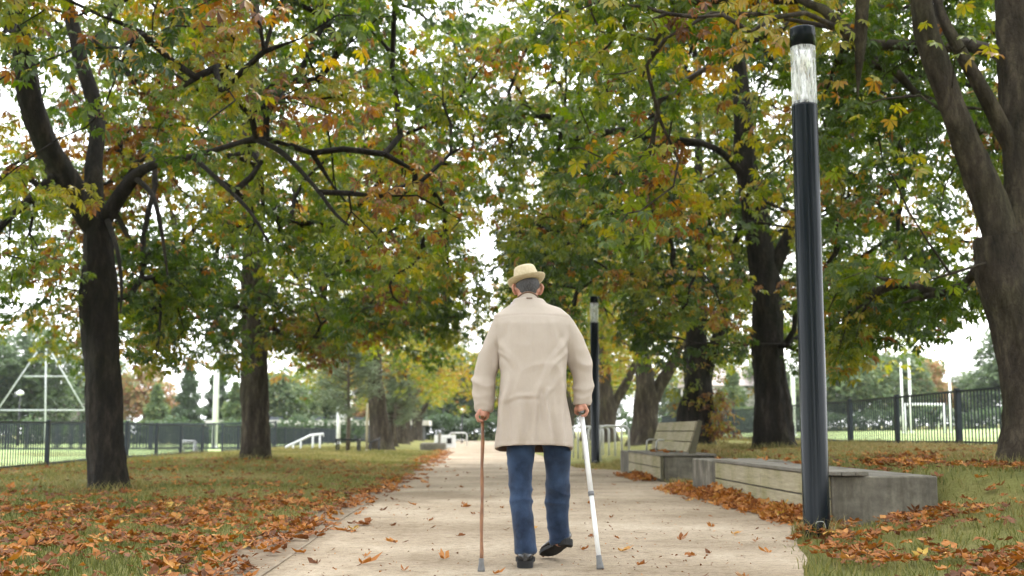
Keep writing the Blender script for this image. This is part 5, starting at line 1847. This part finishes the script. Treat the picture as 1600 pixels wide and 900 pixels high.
named = [(617, 852, 3, 0.15, 'bright orange leaf on the path left of the wooden cane'), (565, 886, 1, 0.17, 'broad orange leaf at the bottom of the path, left'), (695, 878, 7, 0.16, 'orange leaf lying just left of the wooden cane tip'),
         (1200, 868, 3, 0.15, 'crumpled orange leaf on the path in front of the near lamp post'), (1145, 838, 6, 0.11, 'small yellow leaf on the path before the leaf drift'), (1062, 848, 0, 0.15, 'flat brown leaf on the path below the leaf drift'),
         (722, 795, 4, 0.13, 'orange leaf on the path beside the wooden cane shaft'), (1112, 827, 7, 0.14, 'orange leaf at the edge of the leaf drift'), (540, 833, 1, 0.14, 'orange leaf crossing the left path edging'), (1085, 873, 4, 0.09, 'small brown leaf alone on the path at lower right')]
for px, py_, k, s, lab in named:
    d = W(px, py_, 1.0)
    tt = HC / (HC - d.z)
    single(d.x * tt, tt, 0.018, k, s * 0.72, r.uniform(0, 6.28), lab, 'leaves scattered on the path')
for i in range(210):
    y = 6.3 + 20 * r.random() ** 1.4
    l, re = path_edges(np.array([y]))
    x = r.uniform(l[0] + 0.2, re[0] - 0.1)
    if abs(x - 0.36) < 0.5 and 6.9 < y < 7.9:
        continue
    small = r.random() < 0.72
    k = int(r.choice([8, 9, 10, 11, 11, 8])) if small else int(r.integers(0, 8))
    s = r.uniform(0.04, 0.085) if small else r.uniform(0.06, 0.095)
    tone = ('dark brown', 'rust-orange', 'mid-brown', 'blackish brown')[k - 8] if small else ('orange', 'bright orange', 'brown', 'amber', 'rust-orange', 'dark brown', 'yellow', 'light orange')[k]
    zone = 'in front of the man' if y > 9.5 and abs(x - 0.4) < 0.6 else ('beside the benches' if x > 1.3 and y > 9.5 else ('near the lawn edge' if x < -0.5 else ('at the front of the picture' if y < 9.5 else 'on the middle of the path')))
    lab = '%s %s on the sandy path, %s' % (tone, 'dry leaflet' if small else 'curled chestnut leaf', zone)
    single(x, y, 0.018, k, s, r.uniform(0, 6.28), lab, '%s %s, %s' % (tone, 'leaflets' if small else 'curled leaves', zone))
for i in range(26):
    y = r.uniform(10.6, 16.2)
    single(r.uniform(X0, X1 - 0.1), y, 0.482 if y < 15 else 0.457, int(r.integers(0, 12)), r.uniform(0.06, 0.12), r.uniform(0, 6.28), 'dry leaf lying on the %s of the long concrete bench' % ('concrete far end' if y > 15.05 else ('near half' if y < 12.7 else 'far half')), 'leaves on the long bench')
for i in range(14):
    single(X0 + 0.3 + r.uniform(-0.25, 0.12), r.uniform(19.7, 22), 0.466, int(r.integers(0, 8)), r.uniform(0.07, 0.12), r.uniform(0, 6.28), 'dry leaf lying on the seat of the backrest bench', 'leaves on the backrest bench')


# ================================================================ GRASS
def grass(name, label, x, y, hgt, wid, hue, r):
    n = len(x)
    a = r.uniform(0, 6.28, n); z = ground(x, y)
    lean = r.normal(0, 0.45, (n, 2)) * hgt[:, None]
    p = np.stack([x, y, z - 0.005], -1)
    sd = np.stack([np.cos(a), np.sin(a), np.zeros(n)], -1) * wid[:, None]
    mid = p + np.stack([lean[:, 0] * 0.35, lean[:, 1] * 0.35, hgt * 0.6], -1)
    tip = p + np.stack([lean[:, 0], lean[:, 1], hgt * 0.95], -1)
    V = np.stack([p - sd, p + sd, mid - sd * 0.7, mid + sd * 0.7, tip], 1)
    b = np.arange(n) * 5
    Fc = np.concatenate([np.stack([b, b + 1, b + 3], -1), np.stack([b, b + 3, b + 2], -1), np.stack([b + 2, b + 3, b + 4], -1)])
    o = link(name, npmesh(name, V.reshape(-1, 3), Fc, np.repeat(np.clip(hue, 0, 1), 5)), M['grass'])
    return tag(o, label, 'grass', None, 'stuff')


r = np.random.default_rng(95)
n = 150000
x = r.uniform(-10.5, -1.0, n); y = 4.8 + 45 * r.random(n) ** 2.0
l, _ = path_edges(y)
k = (x < l + 0.05 * r.normal(0, 1, n)) & (x > -(y * 0.42 + 1.2))
x, y = x[k], y[k]; n = len(x)
nz = vnoise(x, y, 1.2, 31)
grass('grass', 'short green and straw-coloured grass of the left lawn', x, y, (0.035 + 0.05 * nz * r.random(n)) * (1 + 0.015 * y), 0.0028 * (0.6 + 0.09 * y), 0.25 + 0.42 * vnoise(x, y, 0.8, 33) + 0.2 * sst(11, 22, y) + r.normal(0, 0.15, n), r)
n = 80000
x = r.uniform(1.8, 9.4, n); y = 5 + 24 * r.random(n) ** 1.5
_, re = path_edges(y)
inb = (x > X0 - 0.12) & (x < X1 + 0.02) & (((y > 10.2) & (y < 16.7)) | ((y > 19.4) & (y < 24.8)))
k = (x > re + 0.05 * r.normal(0, 1, n)) & ~inb & (x < y * 0.5 + 1.2)
x, y = x[k], y[k]; n = len(x)
nz = vnoise(x, y, 1.3, 41)
dry = sst(14, 18, y)
grass('grass', 'green grass turning to straw on the right bank', x, y, (0.04 + 0.07 * nz * r.random(n)) * (1 + 0.6 * dry), 0.0028 * (0.6 + 0.09 * y), 0.3 + 0.35 * vnoise(x, y, 0.8, 43) + 0.28 * dry + 0.12 * sst(8.5, 11, y) + r.normal(0, 0.15, n), r)
# taller tufts round trunks, fence foot and lamp foot
X_, Y_ = [], []
for cx, cy, rad, m in ((-5.0, 16.9, 0.42, 700), (-4.95, 28, 0.5, 500), (5.75, 12.7, 0.55, 900), (5.65, 23, 0.6, 900), (5.6, 30.5, 0.7, 600), (2.64, 9.33, 0.13, 160)):
    a = r.uniform(0, 6.28, m); q = rad + np.abs(r.normal(0, 0.13 if m > 200 else 0.05, m))
    X_.append(cx + q * np.cos(a)); Y_.append(cy + q * np.sin(a))
m = 2500; X_.append(9.1 + r.normal(0, 0.15, m)); Y_.append(r.uniform(17.5, 45, m))
m = 1600; X_.append(-9.75 + r.normal(0, 0.12, m)); Y_.append(r.uniform(23, 46, m))
x = np.concatenate(X_); y = np.concatenate(Y_); n = len(x)
grass('grass_tufts', 'taller straw-coloured grass round the trunks and fence feet', x, y, r.uniform(0.06, 0.2, n), 0.0035 * (0.6 + 0.06 * y), r.uniform(0.45, 1.0, n), r)
print('LEAF TRIS', TRI[0])

# ================================================================ HAZE
hz = MB().box(-290, 290, -60, 440, -3, 19).mesh('haze')
hmat = bpy.data.materials.new('haze'); hmat.use_nodes = True
hn = hmat.node_tree; hn.nodes.remove(hn.nodes['Principled BSDF'])
pv = hn.nodes.new('ShaderNodeVolumePrincipled')
pv.inputs['Color'].default_value = (0.95, 0.97, 1.0, 1)
pv.inputs['Density'].default_value = 0.0002
hn.links.new(pv.outputs[0], hn.nodes['Material Output'].inputs['Volume'])
tag(link('haze', hz, hmat), 'pale damp haze filling the air of the park', None, None, 'stuff')
